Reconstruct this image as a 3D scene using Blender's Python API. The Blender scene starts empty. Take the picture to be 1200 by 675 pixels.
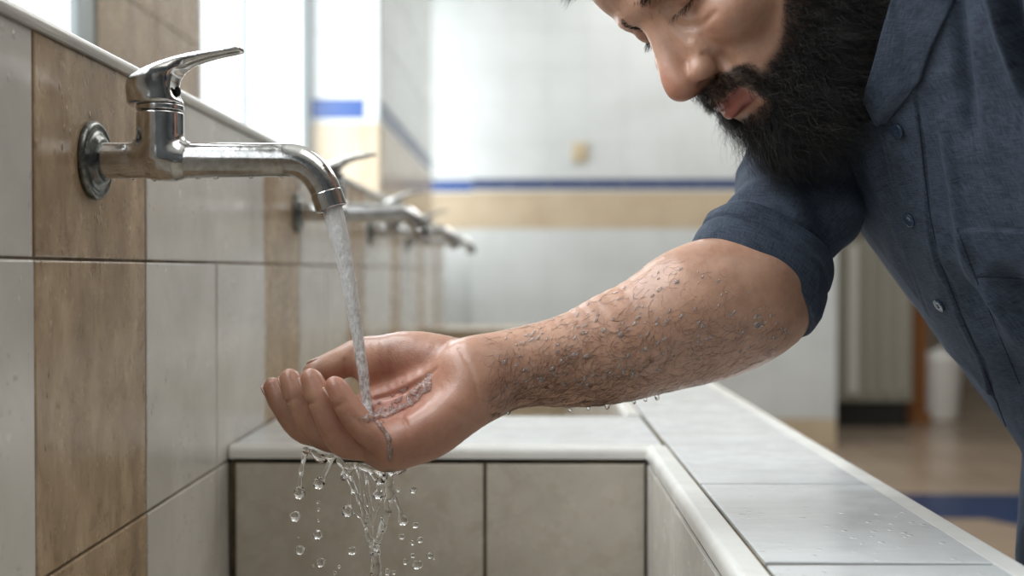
import bpy, bmesh, math, random
import numpy as np
from mathutils import Vector, Matrix
rng = np.random.default_rng(7)
random.seed(7)
sc = bpy.context.scene
COL = sc.collection

# ---------------------------------------------------------------- camera model
F_PX, PITCH, YAW = 1300.0, math.radians(-0.90), math.radians(0.66)
CAM = np.array([0.0, 0.0, 0.93])
_cr = (Matrix.Rotation(YAW, 3, 'Z') @ Matrix.Rotation(math.radians(90) + PITCH, 3, 'X'))
CAMR = np.array(_cr)
def at(px, py, y):
    """the point of the place seen at (px, py) of the 1200x675 photo, y metres into the room"""
    v = CAMR @ np.array([(px - 600) / F_PX, (337.5 - py) / F_PX, -1.0])
    return CAM + v * (y / v[1])

# ---------------------------------------------------------------- signed-distance modelling
def nrm(v):
    v = np.asarray(v, float); return v / (np.linalg.norm(v) + 1e-12)
class Prim:
    """one blob of a body: shape function f(P), smooth blend radius k, op 'add' | 'cut'"""
    def __init__(s, f, lo, hi, k, op='add'):
        s.f, s.lo, s.hi, s.k, s.op = f, np.asarray(lo, float), np.asarray(hi, float), k, op
def cone(a, b, ra, rb, k=.004, op='add'):
    a, b = np.asarray(a, float), np.asarray(b, float); ab = b - a; L2 = ab @ ab + 1e-12
    def f(P):
        t = np.clip((P - a) @ ab / L2, 0, 1)
        return np.linalg.norm(P - a - t[:, None] * ab, axis=1) - (ra + (rb - ra) * t)
    r = max(ra, rb)
    return Prim(f, np.minimum(a, b) - r, np.maximum(a, b) + r, k, op)
def flat(a, b, wa, wb, ha, hb, up, k=.004, op='add'):
    """tapered limb section, half-widths w across and h along 'up'"""
    a, b = np.asarray(a, float), np.asarray(b, float); ab = b - a; L = np.linalg.norm(ab); ax = ab / L
    up = np.asarray(up, float); up = nrm(up - ax * (up @ ax)); sd = np.cross(ax, up)
    def f(P):
        q = P - a; z = q @ ax; t = np.clip(z / L, 0, 1)
        w = wa + (wb - wa) * t; h = ha + (hb - ha) * t; m = np.minimum(w, h)
        u = (q @ sd) / w; v = (q @ up) / h; e = (z - t * L) / m
        return (np.sqrt(u * u + v * v + e * e) - 1) * m
    r = max(wa, wb, ha, hb)
    return Prim(f, np.minimum(a, b) - r, np.maximum(a, b) + r, k, op)
def ell(c, r, R=None, k=.006, op='add'):
    c = np.asarray(c, float); r = np.asarray(r, float); R = np.eye(3) if R is None else np.asarray(R)  # columns = axes
    def f(P):
        q = (P - c) @ R
        k0 = np.linalg.norm(q / r, axis=1); k1 = np.linalg.norm(q / (r * r), axis=1) + 1e-9
        return k0 * (k0 - 1) / k1
    m = np.sqrt(((R * r) ** 2).sum(1))
    return Prim(f, c - m, c + m, k, op)
def chain(pts, rad, k=.004, sub=3, op='add'):
    """round limb through points; one primitive (segments unioned inside)"""
    P0, R0 = smooth_path(pts, rad, sub)
    segs = [cone(P0[i], P0[i + 1], R0[i], R0[i + 1]) for i in range(len(P0) - 1)]
    def f(P):
        d = segs[0].f(P)
        for s_ in segs[1:]: d = np.minimum(d, s_.f(P))
        return d
    return Prim(f, np.min([s_.lo for s_ in segs], 0), np.max([s_.hi for s_ in segs], 0), k, op)
def smooth_path(pts, rad, sub):
    pts = np.asarray(pts, float); rad = np.asarray(rad, float)
    if rad.ndim == 0: rad = np.full(len(pts), float(rad))
    Q = np.column_stack([pts, rad]) if rad.ndim == 1 else np.hstack([pts, rad])
    n = len(Q); out = []
    for i in range(n - 1):
        p0, p1, p2, p3 = Q[max(i - 1, 0)], Q[i], Q[i + 1], Q[min(i + 2, n - 1)]
        for j in range(sub):
            t = j / sub
            out.append(.5 * ((2 * p1) + (-p0 + p2) * t + (2 * p0 - 5 * p1 + 4 * p2 - p3) * t * t + (-p0 + 3 * p1 - 3 * p2 + p3) * t ** 3))
    out.append(Q[-1]); out = np.array(out)
    return out[:, :3], (out[:, 3] if out.shape[1] == 4 else out[:, 3:])
def field(prims, P, base=1e3):
    d = np.full(len(P), base)
    for p in prims:
        e = p.f(P)
        if p.op == 'add':
            h = np.maximum(p.k - np.abs(d - e), 0) / p.k
            d = np.minimum(d, e) - h * h * p.k * .25
        else:
            h = np.maximum(p.k - np.abs(d + e), 0) / p.k
            d = np.maximum(d, -e) + h * h * p.k * .25
    return d
def polygonise(prims, h, warp=None, slack=.003, pad=.0):
    """surface nets over a sparse grid of 12-cell blocks; returns vertices, quads"""
    adds = [p for p in prims if p.op == 'add']
    lo = np.min([p.lo for p in adds], 0) - .01; hi = np.max([p.hi for p in adds], 0) + .01
    N = 12; top = 8
    size = h * N * top
    dims = np.ceil((hi - lo) / size).astype(int)
    blocks = []
    def near(ps, c, half):
        out = []
        for p in ps:
            m = half + p.k + slack + pad
            if np.all(c + m > p.lo) and np.all(c - m < p.hi): out.append(p)
        return out
    def rec(ijk, lvl, ps):
        n = 2 ** lvl
        s = h * N * n; c = lo + (np.array(ijk) * h * N) + s / 2
        ps = near(ps, c, s / 2)
        if not any(p.op == 'add' for p in ps): return
        if lvl <= 1:
            d = field(ps, c[None], 1e3)[0]
            if abs(d) > s * 1.35 + slack + pad: return
        if lvl == 0:
            blocks.append((ijk, ps)); return
        n2 = n // 2
        for a in (0, 1):
            for b in (0, 1):
                for c_ in (0, 1):
                    rec((ijk[0] + a * n2, ijk[1] + b * n2, ijk[2] + c_ * n2), lvl - 1, ps)
    lv = int(math.log2(top))
    for i in range(dims[0]):
        for j in range(dims[1]):
            for k in range(dims[2]):
                rec((i * top, j * top, k * top), lv, prims)
    g = np.stack(np.meshgrid(*[np.arange(N + 1)] * 3, indexing='ij'), -1)
    gf = g.reshape(-1, 3)
    BIG = 1 << 20
    keys, verts, edges = [], [], []
    cor = np.array([[a, b, c] for a in (0, 1) for b in (0, 1) for c in (0, 1)])
    eds = [(a, b) for a in range(8) for b in range(a + 1, 8) if np.abs(cor[a] - cor[b]).sum() == 1]
    for ijk, ps in blocks:
        o = np.array(ijk) * N
        P = lo + (gf + o) * h
        V = field(ps, P)
        if warp is not None: V = V + warp(P)
        if V.min() > 0 or V.max() < 0: continue
        V = V.reshape(N + 1, N + 1, N + 1); V = np.where(V == 0, 1e-9, V)
        S = V < 0
        cs = [V[c[0]:N + c[0], c[1]:N + c[1], c[2]:N + c[2]] for c in cor]
        ss = sum((c < 0).astype(np.int8) for c in cs)
        idx = np.argwhere((ss > 0) & (ss < 8))
        if len(idx):
            vals = np.stack([c[idx[:, 0], idx[:, 1], idx[:, 2]] for c in cs], 1)
            acc = np.zeros((len(idx), 3)); cnt = np.zeros(len(idx))
            for a, b in eds:
                m = (vals[:, a] < 0) != (vals[:, b] < 0)
                t = vals[m, a] / (vals[m, a] - vals[m, b])
                acc[m] += cor[a] + (cor[b] - cor[a]) * t[:, None]; cnt[m] += 1
            verts.append(lo + (idx + o + acc / cnt[:, None]) * h)
            q = idx + o + 1
            keys.append((q[:, 0].astype(np.int64) * BIG + q[:, 1]) * BIG + q[:, 2])
        for ax in range(3):
            sl = [slice(0, N)] * 3; sl2 = list(sl); sl2[ax] = slice(1, N + 1)
            A, B = S[tuple(sl)], S[tuple(sl2)]
            e = np.argwhere(A != B)
            if len(e):
                edges.append(np.column_stack([e + o, np.full(len(e), ax), A[e[:, 0], e[:, 1], e[:, 2]]]))
    keys = np.concatenate(keys); verts = np.concatenate(verts); order = np.argsort(keys)
    keys, verts = keys[order], verts[order]
    E = np.concatenate(edges)
    quads = []
    for ax in range(3):
        e = E[E[:, 3] == ax]; u, v = (ax + 1) % 3, (ax + 2) % 3
        qs = []
        ok = np.ones(len(e), bool)
        for du, dv in ((0, 0), (-1, 0), (-1, -1), (0, -1)):
            q = e[:, :3].copy(); q[:, u] += du; q[:, v] += dv; q = q + 1
            kk = (q[:, 0].astype(np.int64) * BIG + q[:, 1]) * BIG + q[:, 2]
            p = np.minimum(np.searchsorted(keys, kk), len(keys) - 1)
            ok &= keys[p] == kk; qs.append(p)
        q = np.stack(qs, 1); flip = e[:, 4] == 1
        q[~flip] = q[~flip][:, ::-1]
        quads.append(q[ok])
    return verts, np.concatenate(quads)
def relax(verts, quads, it=2, lam=.5):
    n = len(verts); E = np.concatenate([quads[:, [0, 1]], quads[:, [1, 2]], quads[:, [2, 3]], quads[:, [3, 0]]])
    deg = np.bincount(E.ravel(), minlength=n).astype(float); deg[deg == 0] = 1
    for i in range(it):
        for l in (lam, -lam * 1.04):
            a = np.stack([np.bincount(E[:, 0], verts[E[:, 1], k], n) + np.bincount(E[:, 1], verts[E[:, 0], k], n) for k in range(3)], 1) / deg[:, None]
            verts = verts + (a - verts) * l
    return verts
def noise3(P, f, seed=0):
    """cheap smooth value noise from sines"""
    r = np.random.default_rng(seed); out = np.zeros(len(P))
    for i in range(6):
        d = nrm(r.normal(size=3)) * f * (.7 + .6 * r.random()); out += np.sin(P @ d + r.random() * 6.28)
    return out / 6

# ---------------------------------------------------------------- mesh / object helpers
def mesh_np(name, verts, quads, smooth=True):
    me = bpy.data.meshes.new(name)
    verts = np.asarray(verts, np.float32); quads = np.asarray(quads, np.int32); n = quads.shape[1]
    me.vertices.add(len(verts)); me.vertices.foreach_set('co', verts.ravel())
    me.loops.add(quads.size); me.loops.foreach_set('vertex_index', quads.ravel())
    me.polygons.add(len(quads))
    me.polygons.foreach_set('loop_start', np.arange(0, quads.size, n, dtype=np.int32))
    me.polygons.foreach_set('loop_total', np.full(len(quads), n, np.int32))
    me.polygons.foreach_set('use_smooth', np.full(len(quads), smooth))
    me.update(calc_edges=True); me.validate()
    return me
def link(name, me, mat=None, parent=None):
    o = bpy.data.objects.new(name, me); COL.objects.link(o)
    if mat is not None and me is not None: me.materials.clear(); me.materials.append(mat)
    if parent is not None: o.parent = parent; o.matrix_parent_inverse = parent_inv(parent)
    return o
def parent_inv(p):
    m = Matrix.Translation(p.location) @ p.rotation_euler.to_matrix().to_4x4()
    return m.inverted()
def empty(name, loc):
    o = bpy.data.objects.new(name, None); COL.objects.link(o); o.location = loc; o.empty_display_size = .02; return o
def tag(o, label=None, cat=None, group=None, kind=None):
    if label: o['label'] = label
    if cat: o['category'] = cat
    if group: o['group'] = group
    if kind: o['kind'] = kind
    return o
def sdf_obj(name, prims, h, mat, parent=None, warp=None, it=2):
    v, q = polygonise(prims, h, warp); v = relax(v, q, it)
    return link(name, mesh_np(name, v, q), mat, parent)
def bm_obj(name, bm, mat, parent=None, smooth=False):
    me = bpy.data.meshes.new(name); bm.normal_update(); bm.to_mesh(me); bm.free()
    if smooth:
        for p in me.polygons: p.use_smooth = True
    return link(name, me, mat, parent)
def box_bm(lo, hi, bev=0.0, seg=2, bm=None):
    bm = bm or bmesh.new()
    lo, hi = Vector(lo), Vector(hi)
    g = bmesh.ops.create_cube(bm, size=1.0); vs = g['verts']
    for v in vs: v.co = Vector([lo[i] + (hi[i] - lo[i]) * (v.co[i] + .5) for i in range(3)])
    if bev: bmesh.ops.bevel(bm, geom=list({e for v in vs for e in v.link_edges}), offset=bev, segments=seg, profile=.5, affect='EDGES')
    return bm
def box(name, lo, hi, mat, parent=None, bev=0.0, seg=2):
    return bm_obj(name, box_bm(lo, hi, bev, seg), mat, parent, smooth=False)
def tube_np(path, rad, n=24, up=(0, 0, 1), capends=True, ell_=1.0):
    """swept round tube: path Nx3, rad N; returns verts, quads"""
    path = np.asarray(path, float); rad = np.broadcast_to(np.asarray(rad, float), (len(path),))
    T = np.gradient(path, axis=0); T /= np.linalg.norm(T, axis=1)[:, None]
    u = nrm(np.cross(T[0], up)) if np.linalg.norm(np.cross(T[0], up)) > 1e-3 else nrm(np.cross(T[0], (1, 0, 0)))
    V = []
    for i in range(len(path)):
        u = nrm(u - T[i] * (u @ T[i])); w = np.cross(T[i], u)
        a = np.linspace(0, 2 * np.pi, n, endpoint=False)
        V.append(path[i] + rad[i] * (np.outer(np.cos(a), u) + ell_ * np.outer(np.sin(a), w)))
    V = np.concatenate(V); Q = []
    for i in range(len(path) - 1):
        j = np.arange(n); k = (j + 1) % n
        Q.append(np.stack([i * n + j, i * n + k, (i + 1) * n + k, (i + 1) * n + j], 1))
    return V, np.concatenate(Q)
def cyl(a, b, r, rd=.001, k=.004, op='add'):
    """solid cylinder from a to b, edges rounded by rd"""
    a, b = np.asarray(a, float), np.asarray(b, float); L = np.linalg.norm(b - a); ax = (b - a) / L
    def f(P):
        q = P - a; z = q @ ax; rr = np.linalg.norm(q - z[:, None] * ax, axis=1)
        dx = rr - (r - rd); dz = np.abs(z - L / 2) - (L / 2 - rd)
        return np.minimum(np.maximum(dx, dz), 0) + np.sqrt(np.maximum(dx, 0) ** 2 + np.maximum(dz, 0) ** 2) - rd
    return Prim(f, np.minimum(a, b) - r, np.maximum(a, b) + r, k, op)
def blk(c, hs, R=None, rd=.001, k=.004, op='add'):
    """rounded box"""
    c = np.asarray(c, float); hs = np.asarray(hs, float); R = np.eye(3) if R is None else np.asarray(R)
    def f(P):
        q = np.abs((P - c) @ R) - (hs - rd)
        return np.minimum(q.max(1), 0) + np.linalg.norm(np.maximum(q, 0), axis=1) - rd
    m = (np.abs(R) * hs).sum(1)
    return Prim(f, c - m, c + m, k, op)
def gradient(prims, P, e=2e-4):
    g = np.stack([field(prims, P + np.eye(3)[i] * e) - field(prims, P - np.eye(3)[i] * e) for i in range(3)], 1) / (2 * e)
    return g
def fine_obj(name, prims, h, mat, parent=None):
    """like sdf_obj, with the vertices pulled onto the exact surface and exact normals (for polished metal)"""
    v, q = polygonise(prims, h)
    for _ in range(2):
        g = gradient(prims, v); n2 = (g * g).sum(1) + 1e-6
        v = v - g * (np.clip(field(prims, v), -h, h) / n2)[:, None] * .9
    g = gradient(prims, v); n = g / (np.linalg.norm(g, axis=1)[:, None] + 1e-9)
    me = mesh_np(name, v, q)
    if len(me.vertices) == len(v): me.normals_split_custom_set_from_vertices(n.tolist())
    return link(name, me, mat, parent)
def flatchain(pts, wh, up, k=.004, sub=4, op='add'):
    """flattened limb through points with half-widths (across, along up)"""
    P0, R0 = smooth_path(pts, np.asarray(wh, float), sub)
    segs = [flat(P0[i], P0[i + 1], R0[i][0], R0[i + 1][0], R0[i][1], R0[i + 1][1], up) for i in range(len(P0) - 1)]
    def f(P):
        d = segs[0].f(P)
        for s_ in segs[1:]: d = np.minimum(d, s_.f(P))
        return d
    return Prim(f, np.min([s_.lo for s_ in segs], 0), np.max([s_.hi for s_ in segs], 0), k, op)
# ---------------------------------------------------------------- materials
def new_mat(name):
    m = bpy.data.materials.new(name); m.use_nodes = True; nt = m.node_tree
    return m, nt, nt.nodes['Principled BSDF'], nt.nodes, nt.links
def s2l(c):
    return tuple((x / 12.92 if x <= .04045 else ((x + .055) / 1.055) ** 2.4) for x in c)
def hexc(h):
    h = h.lstrip('#'); return s2l(tuple(int(h[i:i + 2], 16) / 255 for i in (0, 2, 4))) + (1.0,)
def simple(name, col, rough=.5, metal=0.0, **kw):
    m, nt, b, N, L = new_mat(name); b.inputs['Base Color'].default_value = hexc(col)
    b.inputs['Roughness'].default_value = rough; b.inputs['Metallic'].default_value = metal
    for k, v in kw.items(): b.inputs[k.replace('_', ' ')].default_value = v
    return m
def obj_coords(N, L, scale=(1, 1, 1)):
    g = N.new('ShaderNodeNewGeometry'); mp = N.new('ShaderNodeMapping'); mp.inputs['Scale'].default_value = scale
    L.new(g.outputs['Position'], mp.inputs['Vector']); return mp.outputs['Vector']
def noise(N, L, vec, scale, detail=4, rough=.55, dist=0):
    n = N.new('ShaderNodeTexNoise'); n.inputs['Scale'].default_value = scale; n.inputs['Detail'].default_value = detail
    n.inputs['Roughness'].default_value = rough; n.inputs['Distortion'].default_value = dist
    L.new(vec, n.inputs['Vector']); return n.outputs['Fac']
def ramp(N, L, fac, stops):
    r = N.new('ShaderNodeValToRGB'); e = r.color_ramp.elements
    e[0].position, e[0].color = stops[0][0], stops[0][1]; e[1].position, e[1].color = stops[1][0], stops[1][1]
    for p, c in stops[2:]:
        x = e.new(p); x.color = c
    L.new(fac, r.inputs['Fac']); return r.outputs['Color']
def mixc(N, L, fac, a, b, mode='MIX'):
    n = N.new('ShaderNodeMix'); n.data_type = 'RGBA'; n.blend_type = mode
    for i, x in ((0, fac), (6, a), (7, b)):
        if isinstance(x, (int, float, tuple)): n.inputs[i].default_value = x
        else: L.new(x, n.inputs[i])
    return n.outputs[2]
def math_(N, L, op, a, b=0.0, c=None):
    n = N.new('ShaderNodeMath'); n.operation = op
    for i, x in enumerate((a, b) if c is None else (a, b, c)):
        if isinstance(x, (int, float)): n.inputs[i].default_value = x
        else: L.new(x, n.inputs[i])
    return n.outputs[0]
def bump(N, L, b, hgt, strength, dist=.001):
    n = N.new('ShaderNodeBump'); n.inputs['Strength'].default_value = strength; n.inputs['Distance'].default_value = dist
    L.new(hgt, n.inputs['Height']); L.new(n.outputs['Normal'], b.inputs['Normal']); return n
def grey(v): return (v, v, v, 1)
# ---------------------------------------------------------------- tiles, grout, plaster
def tile_mat(name, stops, scale, rough=.16, veins=None, bumpy=.12, coat=0.0, streak=None, drops=0):
    """glazed tile: soft cloudy colour, per-tile tint, faint waviness and dried splashes in the gloss"""
    m, nt, b, N, L = new_mat(name); v = obj_coords(N, L)
    vs = obj_coords(N, L, streak) if streak else v
    n1 = noise(N, L, vs, scale, 5, .6, .4); c = ramp(N, L, n1, stops)
    n4 = noise(N, L, v, 2.3, 3, .6); c = mixc(N, L, .30, c, ramp(N, L, n4, [(.3, grey(.75)), (.7, grey(1.0))]), 'MULTIPLY')
    if veins:
        n2 = noise(N, L, vs, scale * 2.6, 6, .7, 1.2)
        c = mixc(N, L, ramp(N, L, n2, [(.48, grey(0)), (.80, grey(.8))]), c, veins)
    L.new(c, b.inputs['Base Color'])
    n3 = noise(N, L, v, 38, 4, .65)
    L.new(ramp(N, L, n3, [(.35, grey(rough)), (.75, grey(rough + .14))]), b.inputs['Roughness'])
    n5 = noise(N, L, v, 9, 3, .5); n6 = noise(N, L, v, 140, 2, .5)
    bump(N, L, b, math_(N, L, 'ADD', n5, math_(N, L, 'MULTIPLY', n6, .08)), bumpy, .004)
    if drops:      # beads of water standing on the glaze
        vd = obj_coords(N, L, (1, 1, .55)); vo = N.new('ShaderNodeTexVoronoi'); vo.inputs['Scale'].default_value = drops; L.new(vd, vo.inputs['Vector'])
        dots = ramp(N, L, vo.outputs['Distance'], [(.05, grey(1)), (.20, grey(0))]); msk = ramp(N, L, noise(N, L, v, 11, 3, .6), [(.42, grey(0)), (.6, grey(1))])
        nb_ = b.inputs['Normal'].links[0].from_node; b2 = N.new('ShaderNodeBump'); b2.inputs['Strength'].default_value = .8; b2.inputs['Distance'].default_value = .0012
        L.new(math_(N, L, 'MULTIPLY', dots, msk), b2.inputs['Height']); L.new(nb_.outputs[0], b2.inputs['Normal']); L.new(b2.outputs[0], b.inputs['Normal'])
    b.inputs['Specular IOR Level'].default_value = .5
    return m
M = {}
M['white_tile'] = tile_mat('white_tile', [(.30, hexc('bebab3')), (.70, hexc('dad7d1'))], 7, drops=120)
M['ledge_tile'] = tile_mat('ledge_tile', [(.25, hexc('c2c5c7')), (.75, hexc('d2d5d6'))], 6, rough=.13, veins=hexc('b9bab8'), bumpy=.16, streak=(.5, 2.2, 1), drops=90)
M['basin_tile'] = tile_mat('basin_tile', [(.30, hexc('bbb4a7')), (.70, hexc('d3ccc0'))], 8, rough=.2, veins=hexc('aba28e'))
M['beige_tile'] = tile_mat('beige_tile', [(.25, hexc('8a755d')), (.5, hexc('ae967a')), (.75, hexc('ccb798'))], 30, rough=.2, veins=hexc('7a624c'), bumpy=.22, streak=(1, 1, .45), drops=120)
M['beige_band'] = tile_mat('beige_band_tile', [(.3, hexc('b6a48a')), (.7, hexc('c3b49c'))], 5)
M['far_white'] = tile_mat('far_white_tile', [(.3, hexc('c4c8c7')), (.7, hexc('d1d5d5'))], 2)
M['blue_tile'] = simple('blue_tile', '#2c4f8f', .2)
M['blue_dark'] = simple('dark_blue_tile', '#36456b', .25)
def grout_mat(name, a, c2):
    m, nt, b, N, L = new_mat(name); v = obj_coords(N, L)
    n = noise(N, L, v, 14, 5, .7); L.new(ramp(N, L, n, [(.38, hexc(a)), (.62, hexc(c2))]), b.inputs['Base Color'])
    b.inputs['Roughness'].default_value = .85; return m
M['grout'] = grout_mat('grout', '#5c4d3c', '#8f8371')
M['dark_grout'] = grout_mat('mouldy_grout', '#2c261a', '#6d6046')
M['far_grout'] = grout_mat('pale_grout', '#a9a69c', '#bdbab2')
M['trim'] = tile_mat('glazed_trim', [(.3, hexc('dadad6')), (.7, hexc('eaeae6'))], 12, rough=.12)
M['plaster'] = simple('white_plaster', '#d9d7d0', .8)
M['frame'] = simple('window_frame_paint', '#b9c2c4', .4)
m, nt, b, N, L = new_mat('frosted_daylight_glass'); b.inputs['Base Color'].default_value = grey(.9); b.inputs['Roughness'].default_value = .4
b.inputs['Emission Color'].default_value = (.90, .96, 1.0, 1); b.inputs['Emission Strength'].default_value = 1.35; M['glass_day'] = m

def tile_wall(name, origin, U, V, us, vs, pick, grout, gap=.0022, thick=.0022, back=.02, parent=None):
    """wall face of glazed tiles set in grout: us/vs are the joint lines, pick(i, j) gives the tile's material"""
    origin, U, V = (np.asarray(x, float) for x in (origin, U, V)); Nn = np.cross(U, V)
    mats = [grout]; verts, faces, mi = [], [], []
    def quad(a, b_, c, d, k): i = len(verts); verts.extend([a, b_, c, d]); faces.append((i, i + 1, i + 2, i + 3)); mi.append(k)
    P = lambda u, v, n: origin + U * u + V * v + Nn * n
    u0, u1, v0, v1 = us[0], us[-1], vs[0], vs[-1]
    c = [P(u0, v0, 0), P(u1, v0, 0), P(u1, v1, 0), P(u0, v1, 0)]; bk = [P(u0, v0, -back), P(u1, v0, -back), P(u1, v1, -back), P(u0, v1, -back)]
    quad(*c, 0); quad(*bk[::-1], 0)
    for i in range(4): quad(c[i], bk[i], bk[(i + 1) % 4], c[(i + 1) % 4], 0)
    for i in range(len(us) - 1):
        for j in range(len(vs) - 1):
            m_ = pick(i, j)
            if m_ is None: continue
            if m_ not in mats: mats.append(m_)
            k = mats.index(m_); g = gap / 2; e = min(.0012, gap)
            a, b_, c_, d = us[i] + g, us[i + 1] - g, vs[j] + g, vs[j + 1] - g
            t = thick + rng.uniform(-.0003, .0003); r = rng.uniform(-.0004, .0004, 4)
            if e >= (b_ - a) / 3 or e >= (d - c_) / 3: e = 0.0001
            lo = [P(a, c_, 0), P(b_, c_, 0), P(b_, d, 0), P(a, d, 0)]
            md = [P(a, c_, t - e * .5 + r[0]), P(b_, c_, t - e * .5 + r[1]), P(b_, d, t - e * .5 + r[2]), P(a, d, t - e * .5 + r[3])]
            hi = [P(a + e, c_ + e, t + r[0]), P(b_ - e, c_ + e, t + r[1]), P(b_ - e, d - e, t + r[2]), P(a + e, d - e, t + r[3])]
            quad(*hi, k)
            for q in range(4):
                q2 = (q + 1) % 4; quad(lo[q], lo[q2], md[q2], md[q], k); quad(md[q], md[q2], hi[q2], hi[q], k)
    me = bpy.data.meshes.new(name); me.from_pydata([tuple(v) for v in verts], [], faces)
    for x in mats: me.materials.append(x)
    me.polygons.foreach_set('material_index', mi); me.update()
    return link(name, me, None, parent)
def setting(o, label=None):
    o['kind'] = 'structure'
    if label: o['label'] = label
    return o
def rows(a, b_, step, off=0.0):
    out = [a]; x = off
    while x < b_ - 1e-4:
        if x > a + 1e-4: out.append(x)
        x += step
    return out + [b_]
X_, Y_, Z_ = (1, 0, 0), (0, 1, 0), (0, 0, 1)
# left low wall behind the taps (face looks to +X): u runs along +Y, v up
us = rows(-.8, 4.10, .2, -.724 - .2); vs = [0, .137, .337, .537, .7375, .9375, 1.078]
def pk(i, j):
    k = round((us[i] - .676) / .2) if i else -8
    return M['beige_tile'] if k % 3 == 0 else M['white_tile']
setting(tile_wall('wall_left', (-.3022, 0, 0), Y_, Z_, us, vs, pk, M['grout'], back=.098), 'low tiled wall the taps come out of, beige column among white tiles')
def bull(name, path_a, path_b, prof, mat, parent=None):
    """moulding: profile (list of 2D offsets in (side, up)) swept straight from a to b"""
    a, b_ = np.asarray(path_a, float), np.asarray(path_b, float); ax = nrm(b_ - a); sd = np.cross(ax, (0, 0, 1)); up = np.array((0, 0, 1.))
    n = len(prof); V = [p + sd * s + up * t for p in (a, b_) for s, t in prof]
    F = [(i, (i + 1) % n, n + (i + 1) % n, n + i) for i in range(n)] + [tuple(range(n))[::-1], tuple(range(n, 2 * n))]
    me = bpy.data.meshes.new(name); me.from_pydata([tuple(v) for v in V], [], F); me.update()
    o = link(name, me, mat, parent)
    for p in me.polygons[:n]: p.use_smooth = True
    me.set_sharp_from_angle(angle=math.radians(50)); return o
def arc(cx, cy, r, a0, a1, n=6): return [(cx + r * math.cos(math.radians(a0 + (a1 - a0) * i / n)), cy + r * math.sin(math.radians(a0 + (a1 - a0) * i / n))) for i in range(n + 1)]
# white bullnose along the top of the low wall (runs +Y, side = +X)
setting(bull('trim_1', (-.2985, -.8, 1.0775), (-.2985, 4.10, 1.0775), [(-.1, 0), (.001, 0)] + arc(-.002, .0045, .005, -60, 75, 7) + [(-.004, .0098), (-.1, .0098)], M['trim']), 'white glazed edging along the top of the low wall')
setting(tile_wall('wall_end', (-.4, 4.101, 0), X_, Z_, [0, .1], vs, lambda i, j: M['white_tile'], M['grout']))

# outer left wall with windows, X = -.60
def pier(y0, y1, mat, name):
    vs2 = rows(.0, 2.9, .2, -.06)
    return setting(tile_wall(name, (-.60, 0, 0), Y_, Z_, rows(y0, y1, .245, y0), vs2, lambda i, j: mat, M['far_grout'], back=.12))
pier(1.555, 2.04, M['beige_tile'], 'wall_pier_beige')
pier(-2.6, -1.9, M['far_white'], 'wall_pier_rear')
setting(box('wall_below_windows', (-.72, -2.6, 0), (-.602, 3.12, .9), M['plaster']))
setting(box('wall_above_windows', (-.72, -2.6, 2.55), (-.602, 3.12, 2.9), M['plaster']))
wn = 0
def window(y0, y1, mull, frame_w=.035):
    global wn; wn += 1
    o = tag(empty('window_%d' % wn, (-.66, (y0 + y1) / 2, .9)), 'tall daylit window with pale frame above the low tiled wall', kind='structure')
    bm = bmesh.new()
    for a, b_ in ((y0, y0 + frame_w), (y1 - frame_w * 1.6, y1)): box_bm((-.66, a, .9), (-.603, b_, 2.55), .003, 1, bm)
    for a, b_ in ((.9, .94), (2.51, 2.55)): box_bm((-.658, y0, a), (-.6035, y1, b_), .003, 1, bm)
    for y in mull: box_bm((-.65, y - .009, .94), (-.604, y + .009, 2.51), .002, 1, bm)
    bm_obj('window_frame', bm, M['frame'], o)
    box('window_glass', (-.622, y0 + .01, .92), (-.616, y1 - .01, 2.53), M['glass_day'], o)
window(2.04, 3.12, [2.42]); window(.15, 1.555, [.85]); window(-1.9, .15, [-1.2, -.5])
# white pier face with the blue tile at d = 3.12 and its receding side
zb = [.0, .15, .35, .55, .75, .95, 1.150, 1.344, 1.3575, 1.4115, 1.6, 1.8, 2.0, 2.2, 2.4, 2.6, 2.9]
def band(j, w=None, beige=None, blue=None):
    if j == 0: return M['beige_band']
    if j in (6,): return beige or M['beige_band']
    if j == 8: return blue or M['blue_tile']
    return w or M['far_white']
setting(tile_wall('wall_pier_face', (-.60, 3.12, 0), X_, Z_, [0, .149, .192], zb, lambda i, j: (M['far_white'] if (j == 8 and i == 1) else band(j)), M['far_grout'], back=.02))
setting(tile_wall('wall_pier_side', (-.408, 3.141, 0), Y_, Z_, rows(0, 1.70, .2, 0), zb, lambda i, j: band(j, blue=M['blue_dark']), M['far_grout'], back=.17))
window(4.84, 5.94, [])
setting(box('wall_left_sill', (-.72, 4.84, 0), (-.602, 5.94, .9), M['plaster'])); setting(box('wall_left_head', (-.72, 4.84, 2.55), (-.602, 5.94, 2.9), M['plaster']))
# back wall: bright return and main face
setting(tile_wall('wall_return', (-.72, 5.95, 0), X_, Z_, rows(0, .445, .2, .04), zb, lambda i, j: band(j), M['far_grout'], back=.1))
setting(tile_wall('wall_back', (-.279, 5.85, 0), X_, Z_, rows(0, 1.92, .2, .0), zb, lambda i, j: band(j, blue=M['blue_dark']), M['far_grout'], back=.12), 'white tiled far wall with a thin blue band over a beige row')
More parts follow.
